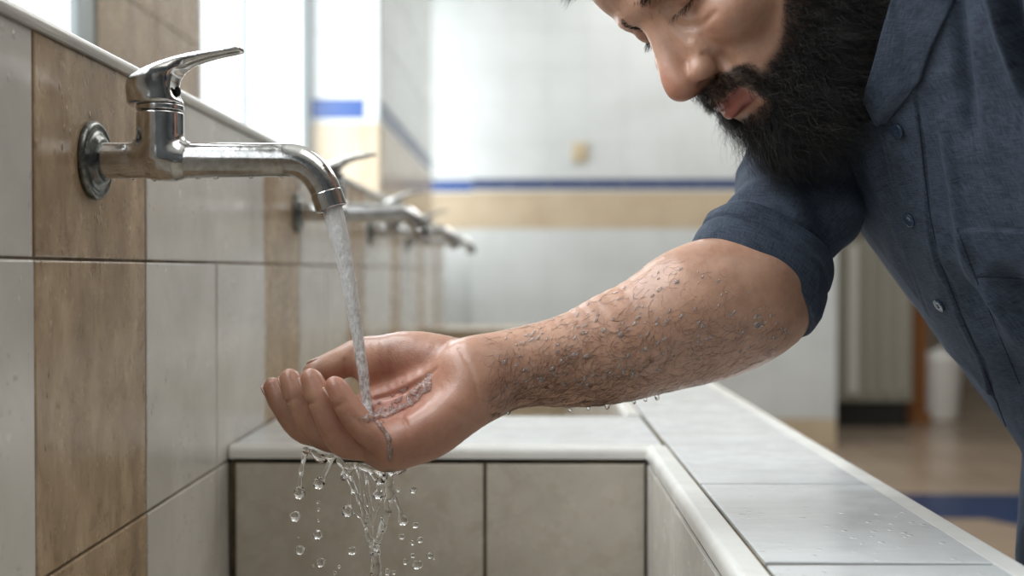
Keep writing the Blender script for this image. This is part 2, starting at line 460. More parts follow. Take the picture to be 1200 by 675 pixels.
# ---- floor, ceiling, other walls
m, nt, b, N, L = new_mat('floor_tile'); v = obj_coords(N, L)
br = N.new('ShaderNodeTexBrick'); br.offset = 0; br.inputs['Scale'].default_value = 1; br.inputs['Mortar Size'].default_value = .004
br.inputs['Brick Width'].default_value = .3; br.inputs['Row Height'].default_value = .3
br.inputs['Color1'].default_value = hexc('a08e7c'); br.inputs['Color2'].default_value = hexc('8f7f6e'); br.inputs['Mortar'].default_value = hexc('6c5a47')
L.new(v, br.inputs['Vector']); L.new(br.outputs['Color'], b.inputs['Base Color']); b.inputs['Roughness'].default_value = .22; M['floor'] = m
setting(box('floor', (-.8, -2.6, -.05), (4.2, 9.3, 0), M['floor']))
M['floor_blue'] = simple('floor_blue_tile', '#26385a', .25)
bm = bmesh.new()
vsx = [bm.verts.new(p) for p in ((1.35, 4.62, .0015), (3.4, 4.62, .0015), (3.4, 3.6, .0015), (2.1, 3.6, .0015), (1.72, 4.16, .0015), (1.35, 4.16, .0015))]
bm.faces.new(vsx[::-1]); setting(tag(bm_obj('floor_border', bm, M['floor_blue'])), 'dark blue tiled border set in the tan floor')
setting(box('ceiling', (-.8, -2.6, 2.9), (4.2, 9.3, 3.0), M['plaster']))
M['warm_wall'] = simple('warm_grey_wall', '#a89c8a', .6)
setting(box('wall_far', (1.6, 9.2, 0), (4.2, 9.3, 2.9), M['warm_wall']))
M['grey_wall'] = simple('cool_grey_wall', '#6f7376', .6)
setting(box('wall_right', (4.1, -2.6, 0), (4.2, 9.2, 2.9), M['grey_wall']))
setting(box('wall_rear', (-.7, -2.6, 0), (4.1, -2.5, 2.9), M['grey_wall']))
# far things at the right: louvred cabinet on feet, wooden post, white bucket
M['cab'] = simple('pale_cabinet_paint', '#9c998c', .5); M['wood'] = simple('orange_brown_wood', '#8a5a30', .45)
M['dark'] = simple('gap_shade', '#1d1b17', .7)  # near-black paint for the shade under the cabinet
c = tag(empty('louvred_cabinet', (2.1, 6.75, 0)), 'pale grey slatted cabinet above a gap painted dark as shade, beyond the end of the white wall', 'cabinet')
bm = box_bm((1.80, 6.6, .15), (2.30, 6.95, 1.12), .01)
bm_obj('body', bm, M['cab'], c)
for i in range(5): box('slat', (1.82 + i * .096, 6.575, .2), (1.875 + i * .096, 6.60, 1.08), M['plaster'] if i == 1 else M['cab'], c, .006)
box('shade_gap', (1.82, 6.63, 0), (2.28, 6.93, .15), M['dark'], c, .004)  # dark block stands in for the shaded gap below the cabinet
c = tag(empty('wooden_post', (2.4, 6.85, 0)), 'orange-brown wooden post standing beside the slatted cabinet', 'post')
box('shaft', (2.31, 6.8, .06), (2.46, 6.9, 2.5), M['wood'], c, .008); box('foot', (2.30, 6.78, 0), (2.48, 6.92, .06), M['wood'], c, .006)
M['white_plastic'] = simple('white_plastic', '#e6e4de', .35)
c = tag(empty('white_bin', (2.62, 7.0, 0)), 'white bin on the tan floor right of the wooden post', 'bin')
def lathe(name, prof, mat, parent, center, n=28, axis='Z'):
    V, Q = [], []
    for r, z in prof:
        for k in range(n):
            a = 2 * math.pi * k / n; V.append((center[0] + r * math.cos(a), center[1] + r * math.sin(a), center[2] + z))
    for i in range(len(prof) - 1):
        for k in range(n): Q.append((i * n + k, i * n + (k + 1) % n, (i + 1) * n + (k + 1) % n, (i + 1) * n + k))
    return link(name, mesh_np(name, V, Q), mat, parent)
lathe('body', [(.001, 0), (.10, 0), (.105, .01), (.125, .36), (.128, .37), (.12, .365)], M['white_plastic'], c, (2.62, 7.0, 0))
lathe('lid', [(.129, .365), (.131, .38), (.11, .41), (.03, .43), (.02, .45), (.0005, .45)], M['white_plastic'], c, (2.62, 7.0, 0))
M['socket'] = simple('yellowed_plastic', '#b9a98c', .4)
c = tag(empty('wall_switch', (.29, 5.85, 1.5)), 'small yellowed switch on the white far wall above the blue band', 'switch')
box('plate', (.25, 5.832, 1.50), (.33, 5.848, 1.60), M['socket'], c, .004); box('rocker', (.27, 5.825, 1.52), (.31, 5.833, 1.58), M['socket'], c, .002)

# ---------------------------------------------------------------- ablution basin
BY = 1.114; TOP = .753
b0 = tag(empty('washing_trough', (0, 1.0, 0)), 'long white tiled washing trough with raised rounded rims under the taps', 'washing trough')
def bn(i, j): return M['basin_tile']
# inner faces of first basin
tile_wall('end_wall', (-.298, BY, .50), X_, Z_, [0, .005, .258, .4205], [0, .115, .2372], lambda i, j: None if i == 0 else M['basin_tile'], M['dark_grout'], gap=.0035, back=.16, parent=b0)
o_ = tile_wall('inner_side', (.1245, BY - .003, .50), (0, -1, 0), Z_, [.0045, .205, .465, .725, .985], [0, .115, .2375], lambda i, j: M['white_tile'], M['dark_grout'], gap=.003, back=.15, parent=b0)
# top of the right ledge
us = [-.4, -.15, .10, .42 - .0, .67, .92, 1.17, 1.42, 1.67, 1.92, 2.17, 2.42, 2.67, 2.92, 3.17, 3.42, 3.60]
tile_wall('ledge_top', (.1438, 0, TOP - .0022), X_, Y_, [0, .1425], us, lambda i, j: M['ledge_tile'], M['dark_grout'], gap=.0042, back=.08, parent=b0)
tile_wall('outer_face', (.2998, -.4, 0), Y_, Z_, rows(0, 4.0, .25, 0), [0, .14, .34, .54, .742], lambda i, j: M['white_tile'], M['grout'], back=.04, parent=b0)
prof_in = [(.0185, 0)] + [(.0185, 0.0), (.004, .0005)] + arc(.0068, -.0075, .0082, 100, 180, 7) + [(-.0014, -.0125), (.002, -.0125), (.0185, -.0125)]
def rim(name, a, b_, flip=False):
    pr = [(-s, t) for s, t in prof_in][::-1] if flip else prof_in
    return bull(name, a, b_, pr[1:] if not flip else pr[:-1], M['trim'], b0)
# side vector = ax x up : for +Y travel side=+X
rim('inner_rim', (.1235, -.4, TOP + .0003), (.1235, BY + .005, TOP + .0003))
rim('outer_rim', (.302, -.4, TOP + .0003), (.302, 3.6, TOP + .0003), True)
rim('end_rim', (.138, BY - .0015, TOP + .0003), (-.298, BY - .0015, TOP + .0003), True) if False else rim('end_rim', (-.298, BY - .0015, TOP + .0003), (.1375, BY - .0015, TOP + .0003), True)
# cross ledge between the first and the second basin
tile_wall('cross_ledge', (-.298, BY + .0165, TOP - .0022), X_, Y_, [0, .2, .4395], [0, .2195], lambda i, j: M['ledge_tile'], M['grout'], gap=.0016, back=.08, parent=b0)
tile_wall('floor_of_basin', (-.2975, -.4, .50), X_, Y_, [0, .2, .4215], rows(0, 1.5, .25, 0), bn, M['dark_grout'], back=.03, parent=b0)
# second basin
tile_wall('far_inner_side', (.1245, 3.3, .50), (0, -1, 0), Z_, rows(0, 1.93, .25, 0), [0, .115, .2405], lambda i, j: M['white_tile'], M['dark_grout'], gap=.003, back=.15, parent=b0)
tile_wall('far_end_wall', (-.298, 3.3, .50), X_, Z_, [0, .2, .422], [0, .115, .2405], lambda i, j: M['beige_band'], M['grout'], back=.16, parent=b0)
tile_wall('far_cross_ledge', (-.298, 3.3, TOP - .0022), X_, Y_, [0, .2, .4395], [0, .30], lambda i, j: M['beige_band'], M['grout'], gap=.0016, back=.08, parent=b0)
tile_wall('floor_of_far_basin', (-.2975, 1.3, .50), X_, Y_, [0, .2, .4215], rows(0, 2.0, .25, 0), bn, M['dark_grout'], back=.03, parent=b0)
rim('far_inner_rim', (.1235, 1.36, TOP + .0003), (.1235, 3.3, TOP + .0003))
# ---------------------------------------------------------------- taps
m, nt, b, N, L = new_mat('worn_chrome'); v = obj_coords(N, L)
n1 = noise(N, L, v, 60, 5, .65, .3); n2 = noise(N, L, v, 320, 3, .6)
L.new(ramp(N, L, n1, [(.3, hexc('a9a8a5')), (.55, hexc('cfcfcf')), (.75, hexc('e2e3e5'))]), b.inputs['Base Color'])
b.inputs['Metallic'].default_value = 1.0
L.new(ramp(N, L, n2, [(.4, grey(.11)), (.75, grey(.26))]), b.inputs['Roughness'])
bump(N, L, b, math_(N, L, 'ADD', n1, math_(N, L, 'MULTIPLY', n2, .3)), .10, .0012); M['chrome'] = m
m, nt, b, N, L = new_mat('tarnished_chrome'); v = obj_coords(N, L)
n1 = noise(N, L, v, 120, 5, .7, .3)
L.new(ramp(N, L, n1, [(.35, hexc('4b4f4c')), (.65, hexc('8c8f8c'))]), b.inputs['Base Color']); b.inputs['Metallic'].default_value = 1.0
b.inputs['Roughness'].default_value = .28; bump(N, L, b, n1, .35, .001); M['tarnish'] = m
M['black'] = simple('black_gap', '#0b0b0b', .6)
TAPZ = .93 + 129 / 1300 * .768
def tp(px, py, dy=0.0): return np.array([(px - 107) * .000591, dy, (188 - py) * .000591])
def make_tap(loc, label, h=.0009):
    """single-lever wall tap; local x points out of the wall"""
    t = tag(empty('wall_tap', loc), label, 'tap', 'single-lever wall taps over the trough')
    off = np.asarray(loc, float)
    A = lambda px, py, dy=0.0: tp(px, py, dy) + off
    X = np.array((1., 0, 0)); Z = np.array((0, 0, 1.))
    # wall flange: turned disc
    prof = [(.0002, .0), (.0268, 0), (.0274, .0012), (.0274, .0030), (.0262, .0046), (.0242, .0052), (.0225, .0047), (.0205, .0046), (.0185, .0060), (.0165, .0082), (.0148, .0090), (.0128, .0092), (.0002, .0092)]
    V, Q = [], []; n = 56
    for r, x in prof:
        for k in range(n):
            a = 2 * math.pi * k / n; V.append(off + np.array([x, r * math.cos(a), r * math.sin(a)]))
    for i in range(len(prof) - 1):
        for k in range(n): Q.append((i * n + k, (i + 1) * n + k, (i + 1) * n + (k + 1) % n, i * n + (k + 1) % n))
    link('wall_flange', mesh_np('wall_flange', V, np.array(Q)[:, ::-1]), M['tarnish'], t)
    cx = 187
    body = [cyl(A(112, 188), A(190, 188), .0126, .002, .004),
            cyl(A(cx, 189), A(cx, 131.5), .0160, .0015, .007),
            cyl(A(cx - 10, 188), A(cx + 22, 188), .0127, .003, .004),
            chain([A(200, 188), A(260, 187.6), A(318, 187.5), A(337, 187.5), A(353, 191), A(367, 201), A(376, 213), A(380.6, 223)],
                  [.0127, .0121, .0118, .0117, .0115, .0112, .0109, .0107], .007, 5)]
    fine_obj('tap_body', body, h, M['chrome'], t)
    fine_obj('collar', [cyl(A(cx, 130.5), A(cx, 123), .0161, .0012)], h, M['chrome'], t)
    fine_obj('cartridge', [cyl(A(cx, 127), A(cx, 118), .0145, .0005)], h, M['black'], t)
    fine_obj('aerator', [cyl(A(381.2, 225), A(388.0, 244.5), .0110, .0009), cyl(A(386.5, 240), A(390, 250), .0088, .0005, .001, 'cut')], h, M['chrome'], t)
    # lever: round cap with a slanted top running out into a flat curved handle
    Rk = np.array(Matrix.Rotation(math.radians(-24), 3, 'Y'))
    lev = [cyl(A(cx - 4.5, 123.5), A(cx - 6, 84), .0193, .003, .003),
           blk(A(178, 58), (.05, .04, .0170), np.array(Matrix.Rotation(math.radians(-25), 3, 'Y')), .003, .006, 'cut')]
    hd = [(166, 99, .0150, .0060), (184, 86.5, .0150, .0062), (203, 77.5, .0125, .0058), (222, 70.5, .0100, .0049), (243, 65, .0086, .0040), (262, 61.5, .0078, .0034), (277, 59.3, .0070, .0029), (281, 59, .0062, .0026)]
    lev.append(flatchain([A(q[0], q[1]) for q in hd], [(q[2], q[3]) for q in hd], (0, 0, 1), .010, 6))
    lev.append(ell(A(214, 101), (.0062, .03, .0098), None, .004, 'cut'))
    sdf_obj('lever', lev, h, M['chrome'], t, None, 10)
    fine_obj('indicator', [ell(A(207.5, 107), (.0022, .0030, .0036))], h * .6, M['black'], t)
    return t
tap0 = make_tap((-.300, .768, TAPZ), 'sharp chrome single-lever wall tap with water running from its spout', .0007)
labels = ['blurred chrome wall tap directly behind the running tap', 'blurred chrome tap, second behind the running one', 'faint blurred chrome tap farthest along the low wall']
for i, lb in enumerate(labels):
    c = tap0.copy(); COL.objects.link(c); c.location = (-.300, .768 + .69 * (i + 1), TAPZ); c['label'] = lb
    for ch in tap0.children:
        d = ch.copy(); COL.objects.link(d); d.parent = c; d.matrix_parent_inverse = tap0.children[0].matrix_parent_inverse
# ---------------------------------------------------------------- water
m, nt, b, N, L = new_mat('clear_water'); b.inputs['Base Color'].default_value = (1, 1, 1, 1); b.inputs['Roughness'].default_value = .0
b.inputs['IOR'].default_value = 1.33; b.inputs['Transmission Weight'].default_value = 1.0; M['water'] = m
m, nt, b, N, L = new_mat('aerated_water'); v = obj_coords(N, L, (1, 1, .45))
b.inputs['Base Color'].default_value = (.98, .99, 1, 1); b.inputs['Roughness'].default_value = .04
b.inputs['IOR'].default_value = 1.33
n1 = noise(N, L, v, 620, 3, .6); n2 = noise(N, L, v, 1100, 2, .5)
g = N.new('ShaderNodeNewGeometry'); sx = N.new('ShaderNodeSeparateXYZ'); L.new(g.outputs['Position'], sx.inputs[0])
m2, nt2, b2_, N2, L2 = new_mat('water_film'); N2.remove(b2_)
tr_ = N2.new('ShaderNodeBsdfTransparent'); gl_ = N2.new('ShaderNodeBsdfGlossy'); gl_.inputs['Roughness'].default_value = .03; mx_ = N2.new('ShaderNodeMixShader')
fr_ = N2.new('ShaderNodeFresnel'); fr_.inputs['IOR'].default_value = 1.45; tr_.inputs['Color'].default_value = (.97, .97, .97, 1)
bp_ = N2.new('ShaderNodeBump'); bp_.inputs['Strength'].default_value = .7; bp_.inputs['Distance'].default_value = .0012; L2.new(noise(N2, L2, obj_coords(N2, L2), 900, 2, .5), bp_.inputs['Height'])
L2.new(bp_.outputs[0], fr_.inputs['Normal']); L2.new(bp_.outputs[0], gl_.inputs['Normal'])
L2.new(math_(N2, L2, 'ADD', math_(N2, L2, 'MULTIPLY', fr_.outputs[0], 1.0), .02), mx_.inputs[0]); L2.new(tr_.outputs[0], mx_.inputs[1]); L2.new(gl_.outputs[0], mx_.inputs[2])
L2.new(mx_.outputs[0], [n for n in N2 if n.type == 'OUTPUT_MATERIAL'][0].inputs[0]); df_ = N2.new('ShaderNodeBsdfDiffuse'); df_.inputs['Color'].default_value = (.95, .96, .97, 1); tl_ = N2.new('ShaderNodeBsdfTranslucent'); tl_.inputs['Color'].default_value = (.95, .96, .97, 1)
m5_ = N2.new('ShaderNodeMixShader'); m5_.inputs[0].default_value = .5; L2.new(df_.outputs[0], m5_.inputs[1]); L2.new(tl_.outputs[0], m5_.inputs[2])
m6_ = N2.new('ShaderNodeMixShader'); L2.new(ramp(N2, L2, noise(N2, L2, obj_coords(N2, L2), 700, 2, .6), [(.50, grey(.05)), (.62, grey(.5))]), m6_.inputs[0]); L2.new(mx_.outputs[0], m6_.inputs[1]); L2.new(m5_.outputs[0], m6_.inputs[2])  # white patches mixed into the film stand in for its glitter
L2.new(m6_.outputs[0], [n for n in N2 if n.type == 'OUTPUT_MATERIAL'][0].inputs[0]); M['film'] = m2
m3 = m2.copy(); m3.name = 'water_bead'; [setattr(e, 'color', grey(.22)) for n in m3.node_tree.nodes if n.type == 'VALTORGB' for e in n.color_ramp.elements]; M['bead'] = m3  # even white mixed in, so highlights on the beads are partly painted
# froth is densest at the mouth of the tap and clears on the way down
fr = N.new('ShaderNodeMapRange'); fr.inputs[1].default_value = .86; fr.inputs[2].default_value = .98; fr.inputs[3].default_value = .50; fr.inputs[4].default_value = .88
L.new(sx.outputs[2], fr.inputs[0])
w1 = ramp(N, L, n1, [(.45, grey(0)), (.60, grey(.9))])
L.new(math_(N, L, 'SUBTRACT', 1.0, math_(N, L, 'MINIMUM', math_(N, L, 'ADD', fr.outputs[0], math_(N, L, 'MULTIPLY', w1, .55)), .8)), b.inputs['Transmission Weight'])
bump(N, L, b, math_(N, L, 'ADD', n1, math_(N, L, 'MULTIPLY', n2, .35)), .9, .0016); M['stream'] = m
SD = .768
def C(pts, rad, k=.002, sub=4):
    """a run of water through photo points (x, y[, depth]) with radii in mm"""
    return chain([at(p[0], p[1], p[2] if len(p) > 2 else SD) for p in pts], [r / 1000 for r in rad], k, sub)
def rip(f, amp, seed): return lambda P: noise3(P * np.array([1, 1, .55]), f, seed) * amp
s_ = tag(sdf_obj('water_stream', [C([(388.5, 238), (391.5, 252), (397, 275), (404.5, 310), (412, 350), (419, 392), (425, 435), (429.5, 470), (431, 488, .764)],
        [6.6, 6.9, 6.4, 5.5, 4.7, 4.1, 3.7, 3.5, 3.9])], .0006, M['stream'], None, rip(1500, .00065, 3), 1),
        'frothy white stream of water falling from the tap into the cupped hand', 'water')
BH = .0014
# ---------------------------------------------------------------- the man: one continuous body
HF = nrm((-.625, -.35, -.697)); HU = np.array((-.745, -.07, .667)); HU = nrm(HU - HF * (HU @ HF)); HL = np.cross(HU, HF)
HR = np.stack([HL, HF, HU], 1)                      # columns: his left, forward, up
NAS = at(765, 26, .775)                             # root of the nose
HC = NAS - HR @ np.array((.004, .093, .003))
def hp(x, y, z): return HC + HR @ (np.array((x, y, z)) / 1000.0)
def he(x, y, z, rx, ry, rz, k=8, op='add', rot=None):
    R = HR if rot is None else HR @ np.array(Matrix.Rotation(math.radians(rot[0]), 3, rot[1]))
    return ell(hp(x, y, z), np.array((rx, ry, rz)) / 1000, R, k / 1000, op)
def hc(pts, rad, k=6, op='add', sub=3): return chain([hp(*p) for p in pts], [r / 1000 for r in rad], k / 1000, sub, op)
head = [
    he(0, -8, 38, 76, 95, 82, 10), he(0, 45, 40, 62, 52, 50, 20),       # skull, forehead
    he(0, 25, -40, 60, 62, 62, 20),                                       # face mass
    he(0, 40, -75, 48, 50, 36, 18), he(0, 68, -98, 27, 24, 18, 14),     # jaw, chin
    he(37, 64, -30, 25, 24, 22, 14), he(-37, 64, -30, 25, 24, 22, 14),   # cheeks
    he(0, 72, -66, 31, 27, 24, 14),                                       # mouth mound
    hc([(-42, 76, 14), (-22, 90, 15), (0, 90, 17), (22, 90, 15), (42, 76, 14)], [6, 7.5, 8, 7.5, 6], 10),  # brow ridge
    he(33, 89, 2, 16, 12, 12, 10, 'cut'), he(-33, 89, 2, 16, 12, 12, 10, 'cut'),   # sockets
    he(32, 69.5, 3, 15.5, 14.6, 14, 5), he(-32, 69.5, 3, 15.5, 14.6, 14, 5),
    hc([(12, 84, -2), (14, 88, -16), (15, 92, -35)], [7, 8, 8.5], 12), hc([(-12, 84, -2), (-14, 88, -16), (-15, 92, -35)], [7, 8, 8.5], 12),                # lidded eyes
    # nose
    hc([(0, 86, 8), (0, 93, -6), (0, 101, -20), (0, 108.5, -33), (0, 110, -40)], [8, 9.0, 9.8, 11.2, 11.4], 10, sub=4),
    he(0, 109.5, -42, 11.5, 12, 10.5, 6),
    he(14.5, 97, -43, 8.4, 12.5, 9.2, 4), he(-14.5, 97, -43, 8.4, 12.5, 9.2, 4),           # wings
    hc([(0, 106, -50), (0, 97, -54)], [4, 4.5], 5),
    he(9.5, 100, -53.5, 4.6, 8.0, 5.0, 2.5, 'cut'), he(-9.5, 100, -53.5, 4.6, 8.0, 5.0, 2.5, 'cut'),
    # lips
    hc([(-22, 84, -73), (-11, 95, -70), (-4, 99, -68), (0, 98, -69), (4, 99, -68), (11, 95, -70), (22, 84, -73)], [1.6, 3.4, 4, 3.8, 4, 3.4, 1.6], 3.5),
    hc([(-21, 83.5, -76), (-9, 95, -79), (0, 98, -80.5), (9, 95, -79), (21, 83.5, -76)], [1.6, 3.6, 4.6, 3.6, 1.6], 3.0),
    hc([(-21, 92, -75.2), (-9, 100.5, -74.6), (0, 103.5, -74.8), (9, 100.5, -74.6), (21, 92, -75.2)], [1.2, 1.9, 2.1, 1.9, 1.2], 1.6, 'cut'),
    hc([(-14, 92, -92), (0, 96, -92), (14, 92, -92)], [3, 4, 3], 8, 'cut'),
    # ears
    he(76, -12, -14, 6, 16, 31, 5, rot=(14, 'X')), he(-76, -12, -14, 6, 16, 31, 5, rot=(-14, 'X')),
    he(82, -6, -12, 4, 8, 17, 3, 'cut'), he(-82, -6, -12, 4, 8, 17, 3, 'cut'),
]
TC = np.array((.372, .80, .93))                      # middle of the chest
neck0 = hp(0, -28, -70); 
neckb = np.array((.40, .83, 1.13))
body = head + [
    cone(neck0, neckb, .056, .062, .03), cone(hp(0, -40, -10), neckb + np.array((.02, .01, .03)), .05, .06, .03),
    cone((.29, .92, 1.115), (.44, .80, 1.12), .045, .065, .04), cone((.44, .80, 1.12), (.47, .64, 1.10), .07, .055, .04),  # shoulders
    flat((.425, .82, 1.06), (.55, .80, .66), .12, .12, .070, .07, (-.88, -.47, 0), .05),                                            # trunk
]
# arm: shoulder, elbow, wrist (depths from the photo)
SH = at(985, 62, .925); EL = at(878, 338, .826); WR = at(568, 443, .778)
body += [chain([at(1000, 62, .93), at(948, 210, .878), EL], [.040, .036, .042], .03)]
def fa(px, py, d, w, h): return (at(px, py, d), (w / 1000, h / 1000))
fore = [fa(885, 352, .825, 40, 42), fa(858, 366, .82, 42, 44.5), fa(800, 381, .812, 41, 45.5), (at(740, 401, .804), (.038, .0415)), fa(680, 420, .796, 33, 35), fa(625, 428, .788, 27.5, 29.5), fa(585, 436, .781, 25.5, 28), fa(556, 444, .777, 27, 29)]
body += [flatchain([f[0] for f in fore], [f[1] for f in fore], (0, 0, 1), .02, 4)]
body += [ell(at(838, 340, .80), (.045, .03, .032), None, .03)]
# hand: palm up, fingers curling up at the left, thumb beyond the stream
H = lambda px, py, d: at(px, py, d)
palm = [
    flatchain([H(560, 447, .778), H(520, 464, .775), H(478, 487, .774), H(440, 506, .774)], [(.026, .026), (.031, .0205), (.034, .0160), (.035, .0145)], (.28, -.62, .73), .010, 4),
    cone(H(500, 466, .793), H(425, 492, .795), .013, .013, .008),
    # heel of the hand on the little-finger side
    flatchain([H(560, 462, .765), H(530, 486, .754), H(500, 506, .749), (H(468, 519, .746))], [(.0150, .0165), (.0160, .0180), (.0155, .0170), (.0140, .0145)], (.3, -.3, .9), .012, 4),
    # thumb mound
    flatchain([H(545, 428, .787), H(510, 425, .795), H(475, 425, .802), H(440, 432, .806)], [(.0165, .0170), (.0200, .0212), (.0208, .0222), (.0155, .0168)], (.25, -.35, .9), .004, 4),
    cone(H(405, 505, .795), H(455, 522, .748), .0125, .0125, .010),
]
fing = [   # root (knuckle), middle joints, tip : little finger nearest the camera
    ([H(462, 520, .746), H(430, 505, .741), H(407, 476, .742), H(396, 458, .744), H(392, 452.5, .745)], [.0118, .0102, .0090, .0080, .0066]),
    ([H(440, 520, .762), H(402, 517, .756), H(377, 472, .757), H(366.5, 449, .761), H(363.5, 443, .762)], [.0125, .0110, .0096, .0084, .0068]),
    ([H(425, 516, .780), H(377, 509, .774), H(351, 470, .775), H(342, 449, .779), H(340, 443.5, .780)], [.0128, .0112, .0097, .0085, .0069]),
    ([H(415, 506, .796), H(360, 504, .792), H(332, 474, .793), H(322, 457, .797), H(319.5, 452.5, .798)], [.0126, .0110, .0094, .0082, .0064]),
]
hand = list(palm)
for pts, rad in fing:
    hand.append(chain(pts, np.array(rad) * .97, .0020, 5))
hand.append(chain([H(470, 420, .806), H(428, 416, .812), H(400, 425, .806), H(378, 434, .797), H(368, 437, .794)], [.0165, .0132, .0118, .0104, .0080], .006, 5))
# hollow of the palm and its creases
PUP = nrm((.30, -.50, .81)); PAX = nrm(H(440, 500, .776) - H(520, 460, .776)); PAX = nrm(PAX - PUP * (PAX @ PUP)); PR = np.stack([PAX, np.cross(PUP, PAX), PUP], 1)
hand += [] if True else [ell(H(450, 478, .772) + PUP * .0220, (.034, .026, .0085), PR, .012, 'cut')]
body += hand
def skin_warp(P):
    return noise3(P, 95, 11) * .0011 + noise3(P, 260, 12) * .00022
def fieldw(prims, P): return field(prims, P) + skin_warp(P)
def surf(prims, px, py, start=.45, steps=150):
    """where the line of sight through photo points first meets the surface"""
    px = np.atleast_1d(np.asarray(px, float)); py = np.atleast_1d(np.asarray(py, float))
    D = np.stack([(px - 600) / F_PX, (337.5 - py) / F_PX, -np.ones(len(px))], 1) @ CAMR.T
    D /= np.linalg.norm(D, axis=1)[:, None]; t = np.full(len(px), start)
    for _ in range(steps):
        d = fieldw(prims, CAM + D * t[:, None]); t = t + np.clip(d * .8, -.01, .05)
    P = CAM + D * t[:, None]
    return P, np.abs(fieldw(prims, P)) < 1.0e-3
armp = body[len(head) + 5:]
def crease(pts, rad, k=.0022, sub=4, ps=None):
    P, ok = surf(armp if ps is None else ps, [p[0] for p in pts], [p[1] for p in pts])
    if ok.sum() < 2: return []
    P = P[ok]; r = np.asarray(rad)[ok] / 1000
    return [chain(P, r, k, sub, 'cut')]
cr = crease([(512, 432), (500, 440), (484, 451), (462, 461), (440, 467), (424, 470)], [.8, 1.6, 2.2, 2.4, 2.0, 1.0], .0020)
hcr = crease([(824, 63), (834, 64), (842, 71), (843, 81), (837, 92)], [.5, 1.1, 1.5, 1.3, .6], .003, 4, head) + crease([(848, 68), (862, 82), (878, 92), (896, 100)], [.5, 1.4, 1.4, .5], .007, 4, head) + crease([(792, 26), (806, 31), (824, 27), (838, 15)], [.3, 1.0, 1.0, .3], .005, 4, head) + crease([(786, 20), (794, 33), (806, 44)], [.3, .8, .3], .006, 4, head)
cr += crease([(534, 404), (545, 420), (554, 440), (560, 460), (561, 474)], [.3, .7, .9, .7, .3], .0018)
cr += crease([(404, 422), (405, 432), (406, 441)], [.7, 1.0, .6], .002)
cr += crease([(470, 488), (476, 497), (480, 506), (482, 514)], [.4, .6, .6, .3], .002)
cr += crease([(384, 478), (393, 477), (402, 473)], [.4, .8, .4], .0018) + crease([(356, 474), (364, 473), (372, 470)], [.4, .8, .4], .0018) + crease([(331, 471), (339, 470), (346, 467)], [.4, .8, .4], .0018)
cr += crease([(413, 487), (418, 492), (424, 500)], [.3, .5, .3], .002)
body += cr + hcr; armp = armp + cr; head = head + hcr
m, nt, b, N, L = new_mat('skin'); v = obj_coords(N, L)
at_ = N.new('ShaderNodeAttribute'); at_.attribute_name = 'tone'      # r: ruddy, g: beard shadow, b: lips
sp = N.new('ShaderNodeSeparateColor'); L.new(at_.outputs['Color'], sp.inputs['Color'])
n1 = noise(N, L, v, 28, 5, .6, .3); n2 = noise(N, L, v, 170, 3, .6)
c = ramp(N, L, n1, [(.3, hexc('9c7560')), (.7, hexc('c29a82'))])
c = mixc(N, L, math_(N, L, 'MULTIPLY', sp.outputs[0], ramp(N, L, noise(N, L, v, 70, 4, .6), [(.3, grey(.6)), (.7, grey(1))])), c, hexc('ab6350'))
c = mixc(N, L, sp.outputs[1], c, hexc('3a2a22'))
c = mixc(N, L, sp.outputs[2], c, hexc('8d5247'))
c = mixc(N, L, math_(N, L, 'MULTIPLY', ramp(N, L, n2, [(.55, grey(0)), (.75, grey(1))]), .25), c, hexc('8a5442'))
L.new(c, b.inputs['Base Color']); b.inputs['Roughness'].default_value = .42
b.inputs['Coat Weight'].default_value = .25; b.inputs['Coat Roughness'].default_value = .18; b.inputs['Coat IOR'].default_value = 1.33
b.inputs['Subsurface Weight'].default_value = .18; b.inputs['Subsurface Radius'].default_value = (.006, .0025, .0012); b.inputs['Subsurface Scale'].default_value = 1.0
vo = N.new('ShaderNodeTexVoronoi'); vo.inputs['Scale'].default_value = 650; L.new(v, vo.inputs['Vector'])
vo2 = N.new('ShaderNodeTexVoronoi'); vo2.inputs['Scale'].default_value = 260; L.new(v, vo2.inputs['Vector'])
hgt = math_(N, L, 'ADD', math_(N, L, 'MULTIPLY', vo.outputs['Distance'], .5), math_(N, L, 'ADD', math_(N, L, 'MULTIPLY', vo2.outputs['Distance'], .25), math_(N, L, 'MULTIPLY', n2, 1.0)))
bump(N, L, b, hgt, .26, .0006); M['skin'] = m
import time
t0 = time.time()
BV, BQ = polygonise(body, BH, skin_warp); BV = relax(BV, BQ, 2)
me = mesh_np('person', BV, BQ)
hl = (BV - HC) @ HR * 1000
def g3(P, c, r): return np.exp(-(((P - np.asarray(c)) / np.asarray(r)) ** 2).sum(1))
def sst(a, b_, x): t = np.clip((x - a) / (b_ - a), 0, 1); return t * t * (3 - 2 * t)
ruddy = .55 * g3(hl, (0, 112, -40), (18, 22, 18)) + .25 * g3(np.abs(hl) * [1, 1, -1] if False else np.column_stack([np.abs(hl[:, 0]), hl[:, 1], hl[:, 2]]), (42, 75, -28), (22, 30, 18))
wp = at(470, 470, .77)
ruddy += .75 * np.exp(-(((BV - wp) / np.array((.055, .05, .045))) ** 2).sum(1))
for pts, rad in fing: ruddy += .5 * np.exp(-((BV - pts[-1]) ** 2).sum(1) / .010 ** 2)
inhead = np.linalg.norm(hl - [0, 20, -20], axis=1) < 170
ax_ = np.abs(hl[:, 0])
